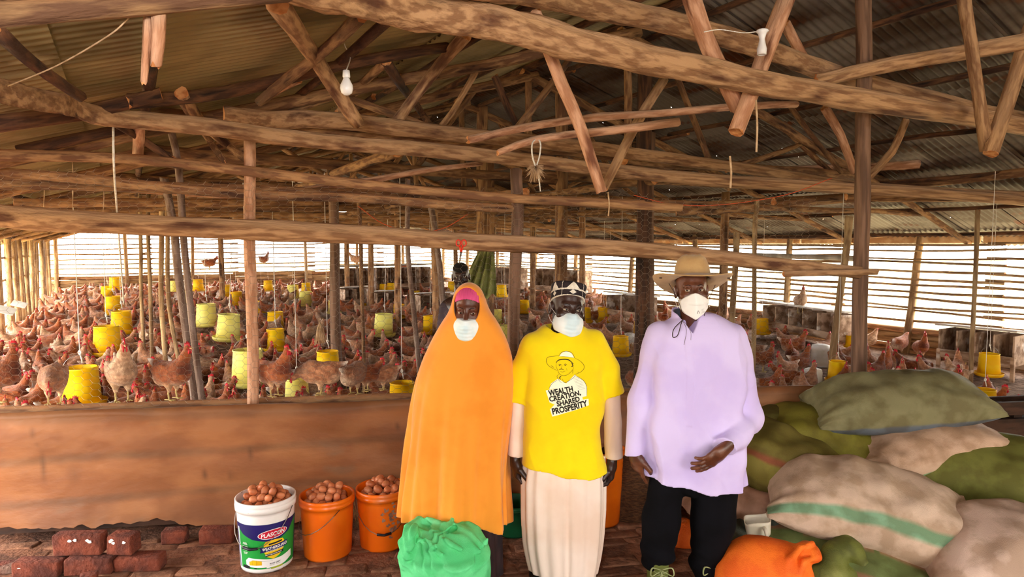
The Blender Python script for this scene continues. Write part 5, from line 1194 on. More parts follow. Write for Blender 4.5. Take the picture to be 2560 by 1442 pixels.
# ------------------------------------------------------------------ hens
pm('feather', (1, 1, 1), '#d9d2cc', 34, (1, 1, 1), .75, .5, vcol=True, rnd=.28, bscale=70, sheen=.2)
pm('comb', '#e0303c', '#c4202e', 30, rough=.55, sss=.1); pm('beak', '#c99a6a', rough=.5); pm('leg', '#d8c07c', '#c0a565', 30, rough=.6); pm('hen_eye', '#d8742a', rough=.2)
def hen_sdf(pose):
    # returns function and neck/head positions; facing +x, standing at z = 0
    nk, hd, tl, bz, pit = pose['neck'], pose['head'], pose['tail'], pose['z'], pose.get('pitch', 0)
    Rb = Matrix.Rotation(pit, 3, 'Y')
    def fn(X, Y, Z):
        f = ell(X, Y, Z, (0, 0, bz), (.145, .082, .088), Rb); f = smin(f, ell(X, Y, Z, (.075, 0, bz + .005), (.082, .076, .088)), .04)
        f = smin(f, ell(X, Y, Z, (-.07, 0, bz - .035), (.085, .070, .07)), .04)
        f = smin(f, rc(X, Y, Z, (.085, 0, bz + .03), nk, .062, .036), .05); f = smin(f, rc(X, Y, Z, nk, hd, .034, .0215), .025)
        f = smin(f, ell(X, Y, Z, hd, (.030, .020, .022)), .012)
        f = smin(f, rc(X, Y * .55 * 0 + Y * 1.0, Z, (-.10, 0, bz + .03), tl, .055, .012, sq=1.6), .045)
        for s_ in (-1, 1):
            f = smin(f, ell(X, Y, Z, (-.015, s_ * .070, bz + .012), (.115, .020, .058), Matrix.Rotation(.18 + pit, 3, 'Y')), .010)
            f = smin(f, rc(X, Y, Z, (.0, s_ * .038, bz - .05), (.01, s_ * .036, max(.035, bz - .13)), .040, .014), .02)
        return f + .0025 * np.sin(X * 95 + 3 * np.sin(Z * 40)) * np.sin(Z * 80 + Y * 60 + 2 * np.sin(X * 30))
    return fn
poses = [dict(neck=(.135, 0, .335), head=(.160, 0, .400), tail=(-.215, 0, .30), z=.205), dict(neck=(.165, 0, .30), head=(.205, 0, .345), tail=(-.225, 0, .26), z=.195, pitch=.1),
         dict(neck=(.115, 0, .35), head=(.125, 0, .43), tail=(-.17, 0, .18), z=.215, pitch=-.5), dict(neck=(.175, 0, .20), head=(.225, 0, .15), tail=(-.215, 0, .27), z=.19, pitch=.15)]
def lerp3(a, b, t): return a + (b - a) * np.clip(t, 0, 1)[:, None]
def hen_colors(v, pose, light=0.0, seed=0):
    A = lambda h: np.array(lin(h)); x, y, z = v[:, 0], v[:, 1], v[:, 2]; bz = pose['z']
    base = np.tile(A('#93481f'), (len(v), 1))
    n_ = .5 + .5 * np.sin(x * 60 + 4 * np.sin(z * 35 + seed) + y * 40) * np.sin(z * 70 + seed * 2)
    base = lerp3(base, A('#bd7440'), n_ * .55)
    base = lerp3(base, A('#6e3216'), (x - .05) / .1 * (z > bz)); base = lerp3(base, A('#a85a28'), ((z - bz - .06) / .08) * (x > .05))
    base = lerp3(base, A('#e8cdb0'), ((-x - .06) / .1) * np.clip((bz + .01 - z) / .05, 0, 1)); base = lerp3(base, A('#f6e8d8'), (-x - .15) / .04 * .85)
    base = lerp3(base, A('#dcae84'), (bz - .05 - z) / .06)
    base = lerp3(base, A('#e6c19a'), light * (.55 + .45 * n_))
    hd = np.array(pose['head']); d = np.sqrt(((v - hd - np.array([.012, 0, -.003])) ** 2).sum(1)); base = lerp3(base, A('#c8323a'), (.024 - d) / .008)
    return base
hd_parts = {}
def hen_parts(k, h, light=0.0, detail=True):
    pose = poses[k]; v, q = sdf(hen_sdf(pose), (-.27, -.125, -.005), (.27, .125, .47), h); me = mesh_np('hen', v, q); setcol(me, hen_colors(v, pose, light, k)); me.materials.append(M['feather'])
    hx, _, hz = pose['head']; out = [('body', me)]
    cm = MB(); pr = [(-.028, .012), (-.026, .038), (-.016, .029), (-.009, .050), (-.001, .036), (.006, .054), (.012, .037), (.020, .045), (.022, .022), (.028, .018), (.024, .006), (.0, .010)]
    for sd, off in ((-.0025, 0), (.0025, len(pr))): cm.v += [(hx + a, sd, hz + b) for a, b in pr]
    n = len(pr); cm.f += [tuple(range(n - 1, -1, -1)), tuple(range(n, 2 * n))] + [(i, (i + 1) % n, n + (i + 1) % n, n + i) for i in range(n)]; cm.mi += [0] * (n + 2)
    for s_ in (-1, 1): cm.tube([(hx + .020, s_ * .008, hz - .008), (hx + .022, s_ * .011, hz - .025), (hx + .017, s_ * .010, hz - .042)], [.006, .010, .005], 6, flat=.5)
    c = mesh('comb', cm.v, cm.f, True); c.materials.append(M['comb'])
    bk = MB().tube([(hx + .022, 0, hz + .002), (hx + .038, 0, hz - .001), (hx + .050, 0, hz - .007)], [.009, .0055, .001], 6); b = mesh('beak', bk.v, bk.f); b.materials.append(M['beak'])
    lg = MB(); 
    for s_ in (-1, 1):
        lg.tube([(.01, s_ * .036, pose['z'] - .10), (.0, s_ * .037, .05), (.008, s_ * .037, .006)], [.010, .0062, .006], 6)
        for a in (-.45, 0, .45, 3.14): lg.tube([(.008, s_ * .037, .006), (.008 + math.cos(a) * .045, s_ * .037 + math.sin(a) * .045, .004)], [.0055, .003], 5)
    l = mesh('leg', lg.v, lg.f); l.materials.append(M['leg'])
    if detail:
        ey = MB()
        for s_ in (-1, 1): ey.lathe([(.001, 0), (.0042, .0012), (.0045, .003), (.001, .0045)], 8, c=(0, 0, 0))
        ev = [(hx + .012 + a, (.0175 + c_) * (1 if i < len(ey.v) // 2 else -1), hz + .006 + b) for i, (a, b, c_) in enumerate(ey.v)]
        e = mesh('eye', ev, ey.f); e.materials.append(M['hen_eye']); out += [('eye', e)]
    return out + [('comb', c), ('beak', b), ('leg', l)]
lib_hi = {(k, li): hen_parts(k, .0075, li) for k, li in ((0, 0), (0, .8), (2, .0), (1, .4), (1, 0), (3, .3))}
lib_lo = {(k, li): hen_parts(k, .013, li, False) for k in range(4) for li in (0, .35, .8)}
def join_mesh(parts, name):
    bm = bmesh.new(); ms = []
    cl = bm.verts.layers.float_color.new('Col')
    for pn, me in parts:
        b2 = bmesh.new(); b2.from_mesh(me); cl2 = b2.verts.layers.float_color.get('Col'); mp = {}
        mi = len(ms); ms.append(me.materials[0])
        for v in b2.verts:
            nv = bm.verts.new(v.co); mp[v.index] = nv; nv[cl] = v[cl2] if cl2 else (1, 1, 1, 1)
        for f in b2.faces:
            nf = bm.faces.new([mp[v.index] for v in f.verts]); nf.material_index = mi; nf.smooth = True
        b2.free()
    r = bpy.data.meshes.new(name); bm.to_mesh(r); bm.free(); [r.materials.append(m) for m in ms]; return r
def put_hen(parts, loc, rz, s, label, group=None, tilt=0):
    root = bpy.data.objects.new('hen', parts[0][1]); col.objects.link(root); root.location = loc; root.rotation_euler = (0, tilt, rz); root.scale = (s, s, s)
    for pn, me in parts[1:]:
        o = bpy.data.objects.new(pn, me); col.objects.link(o); o.parent = root
    return tag(root, label, 'hen', group)
# ledge hens, named one by one (px of the feet, distance behind the sheet)
def ledge(px, py, off, k, rz, s, label, ztop=.84):
    p = PP(px, py, off); return put_hen(lib_hi[k], (p.x, p.y, ztop), math.radians(rz), s, label)
perch = log('perch', [PA + PD * -.3 + PN * -.17 + Vector((0, 0, .795)), PA + PD * 2 + PN * -.17 + Vector((0, 0, .80)), PA + PD * 4.0 + PN * -.17 + Vector((0, 0, .795))], .035, .03, M['bark'], None, n=10); tag(perch, 'perch log behind the top edge of the brown sheet, under the nearest hens', 'perch')
ledge(138, 1030, -.17, (3, 0.3), -62, .88, 'brown hen hunched over at the left end of the sheet edge, head bowed')
ledge(306, 1030, -.17, (0, .8), -50, .95, 'golden-buff hen standing tallest on the sheet edge beside the big yellow feeder')
ledge(432, 1030, -.17, (0, 0), -18, .86, 'deep rust-red hen looking back at the grey pole from the sheet edge')
ledge(686, 1015, -.17, (0, 0), -28, .80, 'rust-brown hen with a white underside just right of the pale round pole')
ledge(805, 1012, -.17, (3, .3), 190, .80, 'buff-bellied hen turning its tail to the camera beneath the hanging yellow feeder')
ledge(885, 1012, -.15, (3, .3), 70, .74, 'golden hen seen from behind, pressed against the buff-bellied one')
ledge(915, 1012, -.24, (1, 0), -15, .62, 'dark brown hen with a bright red comb behind the pressed-together pair')
ledge(960, 1015, -.26, (3, .3), -160, .60, 'brown hen bending down at the sheet edge next to the nearest hanging feeder')
ledge(-8, 1035, -.2, (2, 0), 20, .85, 'dark brown hen cut by the left edge of the picture')
# crowd
FL = [ # px, top py, width px, pale, tilt, label
 (201, 917, 79, 0, 0, 'largest yellow feeder, hanging behind the hunched hen at the sheet edge'), (266, 814, 58, 0, 0, 'bright yellow feeder with a wide tray above the golden-buff hen'), (303, 777, 45, 0, 0, 'yellow feeder on the thick white rope, second row from the sheet'),
 (282, 740, 36, 0, 0, 'yellow feeder half covered by hens behind the white rope'), (268, 715, 28, 0, 0, 'far yellow feeder at the left of the stacked trio by the white rope'), (287, 693, 25, 0, 0, 'farthest and highest feeder of the stacked trio by the white rope'),
 (434, 702, 21, 1, 0, 'pale far feeder directly behind the first leaning pole'), (461, 727, 26, 1, 0, 'pale feeder seen between the two grey leaning poles'), (515, 759, 45, 1, 0, 'pale cream-yellow feeder right of the grey leaning poles'),
 (568, 785, 52, 1, 4, 'large pale tilted feeder with a spread tray before the pale round pole'), (495, 698, 23, 0, 0, 'small far feeder right of the leaning poles'), (565, 712, 24, 0, 0, 'small far feeder left of the round pole, higher of two'),
 (590, 729, 28, 0, 0, 'far feeder left of the round pole, lower of two'), (619, 873, 72, 1, 0, 'big pale feeder half hidden behind the pale round pole'), (654, 751, 24, 0, 0, 'yellow feeder just right of the round pole top half'), (670, 701, 21, 0, 0, 'tiny far feeder right of the round pole'),
 (688, 779, 38, 0, 0, 'upper feeder of the overlapping pair right of the round pole'), (688, 822, 43, 0, 0, 'lower feeder of the overlapping pair right of the round pole'), (732, 712, 27, 1, 0, 'pale far feeder with a tray left of the plank-faced post'),
 (765, 707, 22, 0, 0, 'far bright feeder above the pale one, left of the plank-faced post'), (764, 728, 30, 1, 0, 'pale feeder right below the far bright one by the plank-faced post'), (831, 722, 20, 0, 0, 'far feeder just right of the plank-faced post'), (834, 751, 26, 1, 0, 'pale feeder with a white patch right of the plank-faced post'),
 (819, 877, 54, 0, 0, 'yellow feeder hanging over the buff-bellied hen'), (742, 945, 56, 1, 0, 'pale feeder base standing behind the rust-brown hen'), (905, 737, 27, 0, 0, 'feeder behind the thin dark pole'), (957, 784, 44, 1, 3, 'tilted pale feeder between the thin dark pole and the slender grey one'),
 (998, 760, 28, 0, 0, 'yellow feeder left of the slender grey pole'), (1076, 789, 36, 0, 0, 'yellow feeder left of the veiled woman, under the knotted rope'), (958, 710, 18, 0, 0, 'left one of two tiny feeders before the far nest boxes'), (977, 707, 18, 0, 0, 'right one of two tiny feeders before the far nest boxes'),
 (1040, 727, 19, 0, 0, 'far feeder between the slender pole and the man in the dark shirt'), (1130, 704, 20, 0, 0, 'far feeder beside the head of the man in the dark shirt'), (1254, 712, 24, 0, 0, 'far feeder left of the square middle post'), (1240, 774, 30, 1, 0, 'feeder peeping out over the shoulder of the orange veil'),
 (1262, 813, 42, 1, 0, 'feeder behind the orange veil, lower one by the square middle post'), (1310, 750, 26, 0, 0, 'feeder just right of the square middle post'), (1462, 769, 30, 0, 0, 'feeder touching the right side of the face mask under the cap'), (1509, 768, 30, 0, 0, 'feeder with a tray between the cap and the double post'),
 (1525, 744, 21, 0, 0, 'smaller feeder before the plank nest box between cap and hat'), (1602, 804, 34, 0, 0, 'feeder left of the double post, near the lilac shoulder'), (1552, 840, 39, 0, 0, 'nearest feeder between the yellow and the lilac shirts'), (1905, 796, 31, 0, 0, 'feeder in front of the long nest box, right of the hat'),
 (2095, 902, 42, 0, 0, 'feeder beside the white drinkers, left of the tall thick post'), (2128, 838, 24, 0, 0, 'sliver of a feeder against the left edge of the tall thick post'), (2474, 883, 45, 0, 0, 'feeder in front of the right-hand nest box'), (2462, 972, 50, 0, 0, 'nearest feeder at the right, just above the feed sacks'), (1005, 955, 62, 0, 0, 'feeder hung on the white rope at the left edge of the orange veil')]
def inside(p, mrg=.35):
    return (UL + mrg < p.dot(U) < URT - mrg) and p.dot(V) < VF - .4 and (p - PA).dot(PN) < -.42
region = [(-999, 425, 'left of the two grey leaning poles'), (425, 612, 'between the leaning poles and round pole'), (612, 810, 'between the round pole and plank-faced post'), (810, 1120, 'between the plank-faced post and orange veil'),
          (1120, 1400, 'between the orange veil and yellow shirt'), (1400, 1700, 'between the patterned cap and hat'), (1700, 2160, 'between the hat and tall thick post'), (2160, 9999, 'beyond the feed sacks')]
def to_px(p):
    d = p - O; f_ = d.y * ca - d.z * sa; return 1280 + FPX * d.x / f_, 721 - FPX * (d.y * sa + d.z * ca) / f_
rr = random.Random(77); cell = {}; hens = []
def far_enough(p, r):
    a, b = int(p.x / .4), int(p.y / .4)
    for i in range(a - 1, a + 2):
        for j in range(b - 1, b + 2):
            for q_ in cell.get((i, j), ()):
                if (p - q_).length < r: return False
    return True
blk = [(-.23, 6.0, .55)]
for t_ in range(60000):
    Y_ = 4.4 + (20.5 - 4.4) * rr.random() ** .8; px = rr.uniform(-60, 2620); p = Vector(((px - 1280) / FPX * Y_ * 1.0, Y_, 0))
    if not inside(p): continue
    dens = 1.0 if px < 1150 else (.78 if px < 1650 else (.66 if px < 2160 else .8))
    base = .235 if Y_ < 9 else .30
    r_ = base / dens ** .9
    if px > 1650 and mnoise.noise((p.x * .45, p.y * .45, 8)) < -.22: continue
    if math.hypot(p.x + .45, p.y - 6.0) < .42 or not far_enough(p, r_): continue
    cell.setdefault((int(p.x / .4), int(p.y / .4)), []).append(p); p.z = 0; hens.append((Y_, p, px))
    if len(hens) >= 1250: break
hens.sort(key=lambda h: h[0])
def covers(p, Y_, s=.36):              # would this hen stand right in front of a feeder?
    f_ = Y_ * 1.0; px_, top = to_px(Vector((p.x, p.y, floorz(p.x, p.y) + s)))
    for fx, fy, fw, *_ in FL + [(2053, 860, 46), (2033, 920, 44)]:
        Yf = min(.312 * FPX / fw, 1.55 / ((fy + 1.28 * fw - 721) / FPX + .067))
        if Yf > Y_ + .1 and abs(px_ - fx) < fw * .5 + .10 * FPX / Y_ and fy - 5 < top + .2 * FPX / Y_ and top < fy + fw * .95: return True
    return False
hens = [h for h in hens if not (covers(h[1], h[0]) and rr.random() < .85)]
nvis = 0; farv = []; farf = []
lo_far = [sdf(hen_sdf(poses[k]), (-.27, -.13, -.02), (.27, .13, .47), .03) for k in range(3)]
stuffV = []; stuffQ = []; stuffC = []; nb_ = 0
for Y_, p, px in hens:
    k = rr.choices((0, 1, 2, 3), (6, 3, 3, .8))[0]; li = rr.choices((0, .35, .8), (5, 3, 1.3))[0]; s_ = rr.uniform(.84, 1.0); rz = rr.uniform(0, 6.283)
    loc = Vector((p.x, p.y, floorz(p.x, p.y)))
    hx_, hy_ = to_px(loc + Vector((0, 0, .42)))
    if -40 < hx_ < 2600 and nvis < 291:
        hidden = (hy_ > 1058 and hx_ < 1000) or (1020 < hx_ < 1275 and hy_ > 860) or (1300 < hx_ < 1540 and hy_ > 850) or (1615 < hx_ < 1900 and hy_ > 850) or (1900 <= hx_ < 2420 and hy_ > 985)
        if hidden: continue
        nvis += 1; parts = lib_lo[(k, li)]
        reg = next(t for a, b, t in region if a <= hx_ < b); q8 = rz % 6.2832; hdg = ('facing right', 'facing away', 'facing left', 'facing us')[int((q8 + .785) / 1.5708) % 4]
        lb = '%s %s hen %s, %s' % ({0: 'rust brown', .35: 'ginger', .8: 'buff'}[li], ('upright', 'striding', 'tail-down', 'pecking')[k], hdg, ('nearer, ' if Y_ < 6.8 else '') + reg); gp = 'hens ' + reg
        put_hen(parts, loc, rz, s_, lb, gp)
    elif nvis >= 291:
        v, q = lo_far[k % 3]; Rz = Matrix.Rotation(rz, 3, 'Z'); stuffC.append(hen_colors(v, poses[k % 3], li, 1) * rr.uniform(.7, 1.25))
        stuffV.append(xform(v * s_, Rz, loc)); stuffQ.append(q + nb_); nb_ += len(v)
if stuffV:
    me = mesh_np('hen_flock', np.concatenate(stuffV), np.concatenate(stuffQ)); setcol(me, np.clip(np.concatenate(stuffC), 0, 1)); o = link('hen_flock', me, M['feather']); tag(o, 'distant flock of brown hens crowding the litter towards the far slatted walls', 'hen', kind='stuff')
for (px, py, w, rz, k, lb) in ((523, 662, 24, 20, (1, 0), 'far hen perched on the base logs of the back wall, left of the tall posts'), (888, 650, 22, 160, (1, .8), 'pale far hen perched on the back wall logs behind the thin dark pole'), (1005, 672, 20, 200, (1, 0), 'far hen perched on the back wall near the slender grey pole'),
                               (2000, 768, 26, -95, (2, .8), 'speckled white hen standing on the long nest box by the right wall'), (1592, 708, 20, 100, (2, .8), 'pale hen perched by the right wall, left of the double post'), (660, 652, 20, 60, (0, 0), 'far hen perched beside the second wall post')):
    Y_ = .33 * FPX / (w * 1.25); Y_ = min(Y_, 20 if px < 1700 else 10.9); p = W(px, py + 10, Y_); put_hen(lib_lo[(k[0], .8 if k[1] > .5 else 0)], p - Vector((0, 0, .03)), math.radians(rz), 1.0, lb)

# ------------------------------------------------------------------ feeders and drinkers
pm('feeder_yellow', '#ffd010', '#fcc000', 5, rough=.45, trans=.0, sss=.1, spec=.4); pm('feeder_pale', '#fbf08a', '#f3e470', 5, rough=.5, sss=.15); pm('white_plastic', '#eeece6', '#dedbd2', 5, rough=.45, sss=.1)
def feeder_meshes(m, tray=True):
    b = MB().lathe([(.150, .40), (.156, .40), (.156, .385), (.150, .38), (.158, .28), (.156, .275), (.166, .17), (.164, .165), (.176, .05), (.168, .05), (.148, .36), (.146, .395)], 30); bm_ = mesh('hopper', b.v, b.f); bm_.materials.append(m)
    t = MB().lathe([(.001, .0), (.19, .0), (.215, .02), (.228, .062), (.222, .066), (.205, .03), (.18, .018), (.001, .10)], 30); tm = mesh('tray', t.v, t.f); tm.materials.append(m)
    h_ = MB().tube([(.15 * math.cos(a), 0, .39 + .13 * math.sin(a)) for a in np.linspace(0, math.pi, 11)], .003, 5); hm_ = mesh('handle', h_.v, h_.f); hm_.materials.append(M['steel_wire'])
    k = MB().tube([(.012 * math.cos(a), 0, .545 + .02 * math.sin(a)) for a in np.linspace(0, 6.28, 8)], .007, 5).tube([(0, 0, .54), (.012, 0, .49), (.02, 0, .44)], .007, 5); km = mesh('knot', k.v, k.f); km.materials.append(M['rope_white'])
    return [('hopper', bm_)] + ([('tray', tm)] if tray else []) + [('handle', hm_), ('knot', km)]
FY, FP = feeder_meshes(M['feeder_yellow']), feeder_meshes(M['feeder_pale'])
cordm = MB().tube([(0, 0, 0), (0, 0, 1)], 1.0, 5, cap=False); cord_me = mesh('hanging_cord', cordm.v, cordm.f); cord_me.materials.append(M['rope_white'])
for px, py, w, pale, tilt, lb in FL:
    Y_ = min(.312 * FPX / w, 17.5 if px < 1200 else 15)
    Y_ = min(Y_, (CAMZ - .30) / ((py + 1.28 * w - 721) / FPX + .067))
    if px == 819: Y_ = 6.1
    p = W(px, py, Y_); sc = w * Y_ / FPX / .312; r = empty('feeder', (p.x, p.y, p.z - .40 * sc)); r.scale = (sc,) * 3; r.rotation_euler = (0, math.radians(tilt), 0); tag(r, lb, 'feeder')
    for pn, me in (FP if pale else FY):
        o = bpy.data.objects.new(pn, me); col.objects.link(o); o.parent = r; o.rotation_euler = (0, 0, rr.uniform(-.5, .5) if pn in ('handle', 'knot') else 0)
    ztop = 2.5 if Y_ < 12 else 2.3; ln = (ztop - (p.z + .14 * sc)) / sc
    o = bpy.data.objects.new('hanging_cord', cord_me); col.objects.link(o); o.parent = r; o.location = (0, 0, .545); o.scale = (.0045, .0045, ln)
dm = MB().lathe([(.001, .40), (.09, .40), (.15, .38), (.162, .34), (.165, .30), (.162, .295), (.168, .16), (.165, .155), (.172, .05), (.20, .045), (.205, .02), (.19, .0), (.001, .0)], 30); dme = mesh('drinker', dm.v, dm.f); dme.materials.append(M['white_plastic'])
for px, py, w, lb in ((2053, 860, 46, 'tall white plastic drinker standing among hens left of the tall thick post'), (2033, 920, 44, 'nearer white plastic drinker, right behind the brown sheet edge by the hat man'), (1573, 838, 30, 'white drinker half hidden behind the yellow shirt shoulder'), (1590, 0, 0, '')):
    if not w: continue
    Y_ = (CAMZ - .19) / ((py + 1.22 * w - 721) / FPX + .067); p = W(px, py, Y_); r = bpy.data.objects.new('drinker', dme); col.objects.link(r); r.location = (p.x, p.y, floorz(p.x, p.y)); r.scale = (w * Y_ / FPX / .33, w * Y_ / FPX / .33, max(.6, (p.z - floorz(p.x, p.y)) / .4)); tag(r, lb, 'drinker')

# ------------------------------------------------------------------ nest boxes
def nest(lbl, A, B, depth, H, zf, n, name='nest_box'):
    A = Vector(A); B = Vector(B); d = (B - A); L = d.length; a = math.atan2(d.y, d.x); r = empty(name, (A.x, A.y, zf), (0, 0, a)); tag(r, lbl, 'nest box')
    MB().box((L / 2, depth / 2, H), (L + .08, depth + .1, .025), Matrix.Rotation(math.radians(-5), 3, 'X')).build('lid', M['plank_pale'], r, False)
    MB().box((L / 2, depth, H * .55), (L, .02, H * .75)).build('back_board', M['plank_old'], r, False); MB().box((L / 2, 0, H * .42), (L, .02, .10)).build('front_board', M['plank_old'], r, False); MB().box((L / 2, depth / 2, H * .34), (L, depth, .02)).build('shelf', M['plank_old'], r, False)
    for k in range(n + 1): MB().box((L * k / n, depth / 2, H * .62), (.02, depth, H * .62)).build('divider', M['plank_old'], r, False)
    for x in (0, L):
        for y in (0, depth): MB().box((x, y, H * .25), (.04, .04, H * .5)).build('leg', M['plank_old'], r, False)
pm('plank_pale', '#e3dbd2', '#bdb0a2', 9, (.4, 1, 1), .8, .2, c3='#8b7a6a', s3=9, t3=.62)
def gp(px, Y_): return Vector(((px - 1280) / FPX * Y_ * 1.02, Y_, 0))
nest('long grey-topped nest box against the right wall behind the hens, right of the hat', gp(1898, 11.6), gp(2072, 9.9), .45, .62, .2, 5)
nest('shorter grey-topped nest box at the right wall behind the thin upright pole', gp(2335, 8.6), gp(2520, 7.9), .42, .60, .18, 4)
nest('pale-topped nest box near the right wall between the cap and the hat', gp(1512, 13.0), gp(1585, 12.2), .5, .62, .27, 2)
nest('far nest box with partitions right of the square middle post', gp(1330, 17.5), gp(1440, 16.2), .5, .9, .35, 4)
nest('far nest box to the left of the square middle post', gp(1210, 18.5), gp(1285, 17.6), .5, .9, .35, 3)
nest('far white-topped nest box left of the bark posts near the back wall', gp(948, 17.5), gp(1080, 18.4), .5, .95, .33, 5)
nest('far white-topped nest box behind the plank-faced post', gp(845, 16.8), gp(932, 17.2), .5, .95, .33, 3)
nest('grey nest box standing in the crowd by the thin dark pole', gp(870, 15.0), gp(925, 15.3), .5, .55, .3, 2)
nest('dark weathered nest box left of the slender grey pole', gp(948, 14.2), gp(1002, 14.4), .5, .55, .27, 2)
nest('dark weathered nest box between the slender pole and the veiled woman', gp(1055, 13.2), gp(1128, 13.4), .5, .62, .23, 2)
for i, (a, b, lb) in enumerate((((392, 760, 8.8), (492, 900, 6.6), 'weathered grey trough board leaning among the hens left of the leaning poles'), ((1505, 905, 6.5), (1560, 915, 6.3), 'low plank by the hens between the yellow and lilac shirts'))):
    A, B = W(*a), W(*b); A.z = floorz(A.x, A.y) + .22; B.z = floorz(B.x, B.y) + .2; d = B - A
    bo = MB().box((0, 0, 0), (d.length, .03, .22), None, jit=.008).build('board', M['plank_pale'], smooth=False); bo.location = (A + B) / 2; bo.rotation_euler = (.25, 0, math.atan2(d.y, d.x)); tag(bo, lb, 'board')
# paper cards at the left wall
for i, ((px, py), Y_, lb) in enumerate((((48, 760), 11.6, 'white plastic scrap among the hens at the left wall poles'), ((14, 775), 9.0, 'white lid lying at the left edge among the hens'))):
    p = W(px, py, Y_); MB().box(p, (.22, .16, .01), Euler((.5, .3, .4)).to_matrix()).build('scrap', M['white_plastic'], smooth=False)
    tag(bpy.data.objects['scrap' + ('' if i == 0 else '.001')], lb, 'scrap')
# dark feed trough behind the sacks, at the right end of the half wall
Q0, Q1 = PA + PD * 5.75 + PN * .0, PA + PD * 7.6 + PN * .0
tr_ = empty('feed_trough', (Q0.x, Q0.y, 0), (0, 0, math.atan2(PD.y, PD.x))); tag(tr_, 'dark wooden feed trough behind the green sacks at the right edge', 'trough')
for k, (y, z, h_, t_) in enumerate(((0, .60, .10, .03), (.0, .42, .20, .03), (.28, .56, .12, .03), (.14, .46, .03, .28))): MB().box((.95, y, z), (1.9, t_, h_)).build('plank', M['plank_dark'], tr_, False)
for x in (.05, .65, 1.25, 1.85): MB().box((x, .14, .30), (.07, .24, .60)).build('upright', M['plank_dark'], tr_, False)
MB().box((.95, .0, .17), (1.9, .03, .34)).build('plank', M['plank_old'], tr_, False)
# woven reed basket behind the two men
pm('basket', '#6d4526', '#4a2c16', 30, (1, 1, 4), .9, .8)
bk_ = W(1580, 1290, 4.45); bk_.z = 0; r = empty('basket', bk_); tag(r, 'dark woven reed basket in the gloom between the cream robe and the black trousers', 'basket')
MB().lathe([(.001, .01), (.19, 0)] + [(.19 + .02 * z_ + (.006 if i % 2 else -.004), .01 + .44 * z_) for i, z_ in enumerate(np.linspace(0, 1, 22))] + [(.20, .46), (.19, .45), (.18, .02)], 36).build('weave', M['basket'], r)
# ------------------------------------------------------------------ feed sacks
pm('sack', (1, 1, 1), '#dcd6cc', 8, (1, 1, 1), .75, .25, vcol=True, bscale=260, spec=.3)
pm('twine', '#9a7b4e', rough=.9)
def sack(lb, c, L, Wd, H, rz=0, ry=0, rx=0, col_='#c9a385', bands=(), bend=.12, gather=0, seed=0, name='feed_sack', dirt='#8b6a4e', fl=.75):
    nu, nv = 84, 60; vs = []; cl = []; base = np.array(lin(col_)); dt = np.array(lin(dirt))
    for i in range(nu + 1):
        u = -1 + 2 * i / nu; au = abs(u)
        w = Wd / 2 * (.86 + .14 * (1 - au ** 4)); h_ = H / 2 * max(0.02, (1 - au ** 2.8)) ** .55
        if gather and u * gather > .72:
            t = (u * gather - .72) / .28; w = Wd / 2 * (.98 - 1.15 * math.sin(min(1, t * 1.5) * math.pi / 2) * .55 + .30 * max(0, t - .55)); h_ = H / 2 * (.62 - .35 * t)
        for j in range(nv):
            a = 2 * math.pi * j / nv; cy_, sz = math.cos(a), math.sin(a)
            y = w * math.copysign(abs(cy_) ** .8, cy_); z = h_ * math.copysign(abs(sz) ** .85, sz)
            if z < 0: z *= fl
            x = L / 2 * u * (1 - .05 * (abs(cy_) < .6) * au ** 3)
            end = max(0, au - .55) / .45
            n1 = mnoise.noise((x * 2.6 + seed, y * 3.2, z * 3 + seed)); n2 = mnoise.noise((x * 8 + seed, a * 2.2, 3)); n3 = mnoise.noise((x * 2.2, a * 6 + seed, 7))
            k = 1 + .13 * n1 + .035 * n2 + .10 * end * n3 + .05 * end ** 2 * math.sin(a * 13 + seed) + (.10 * math.sin(a * 11) if gather and u * gather > .7 else 0)
            y *= k; z = z * k - bend * x * x + .02 * n2 * (1 - end)
            vs.append((x, y, z)); c_ = base.copy()
            for (a0, a1, hx) in bands:
                if a0 < math.degrees(a) + 2.5 * n1 < a1: c_ = np.array(lin(hx))
            g_ = .5 + .5 * mnoise.noise((x * 4 + seed, y * 5, z * 5)); g2 = .4 * max(0, mnoise.noise((x * 11, y * 11 + seed, 2)) - .25)
            c_ = c_ * (1 - .22 * g_) * (1 - .5 * g2) + dt * .22 * g_ * .6; cl.append(c_)
    fs = []
    for i in range(nu):
        for j in range(nv): j2 = (j + 1) % nv; fs.append((i * nv + j, (i + 1) * nv + j, (i + 1) * nv + j2, i * nv + j2))
    fs.append(tuple(range(nv))); fs.append(tuple(range(nu * nv + nv - 1, nu * nv - 1, -1)))
    me = mesh(name, vs, fs); setcol(me, np.clip(np.array(cl), 0, 1)); o = link(name, me, M['sack']); o.location = c; o.rotation_euler = Euler((math.radians(rx), math.radians(ry), math.radians(rz)), 'XYZ')
    return tag(o, lb, 'sack')
G1, OL, BE = '#7c7a4a', '#6d6a1f', '#caa488'
sack('olive grey sack lying across the very top of the sack pile', W(2245, 1005, 4.3), 1.12, .50, .40, -7, -6, 14, '#85805a', ((188, 222, '#66707a'),), .10, 0, 3)
sack('dark olive sack deepest in the pile, against the brown sheet', W(2000, 1085, 4.62), .95, .5, .36, 10, 14, 0, '#5f5820', (), .2, 0, 5)
sack('yellowish olive sack wedged beneath the left corner of the topmost one', W(2075, 1110, 4.38), .85, .55, .42, -14, 22, 10, '#76701c', (), .15, 0, 7)
sack('olive sack with a faded red stripe right behind the lilac shirt', W(1985, 1180, 4.12), .95, .55, .46, -22, 26, 12, '#6e6424', ((140, 154, '#8a4a2c'), (156, 185, '#8d8434')), .2, 0, 9)
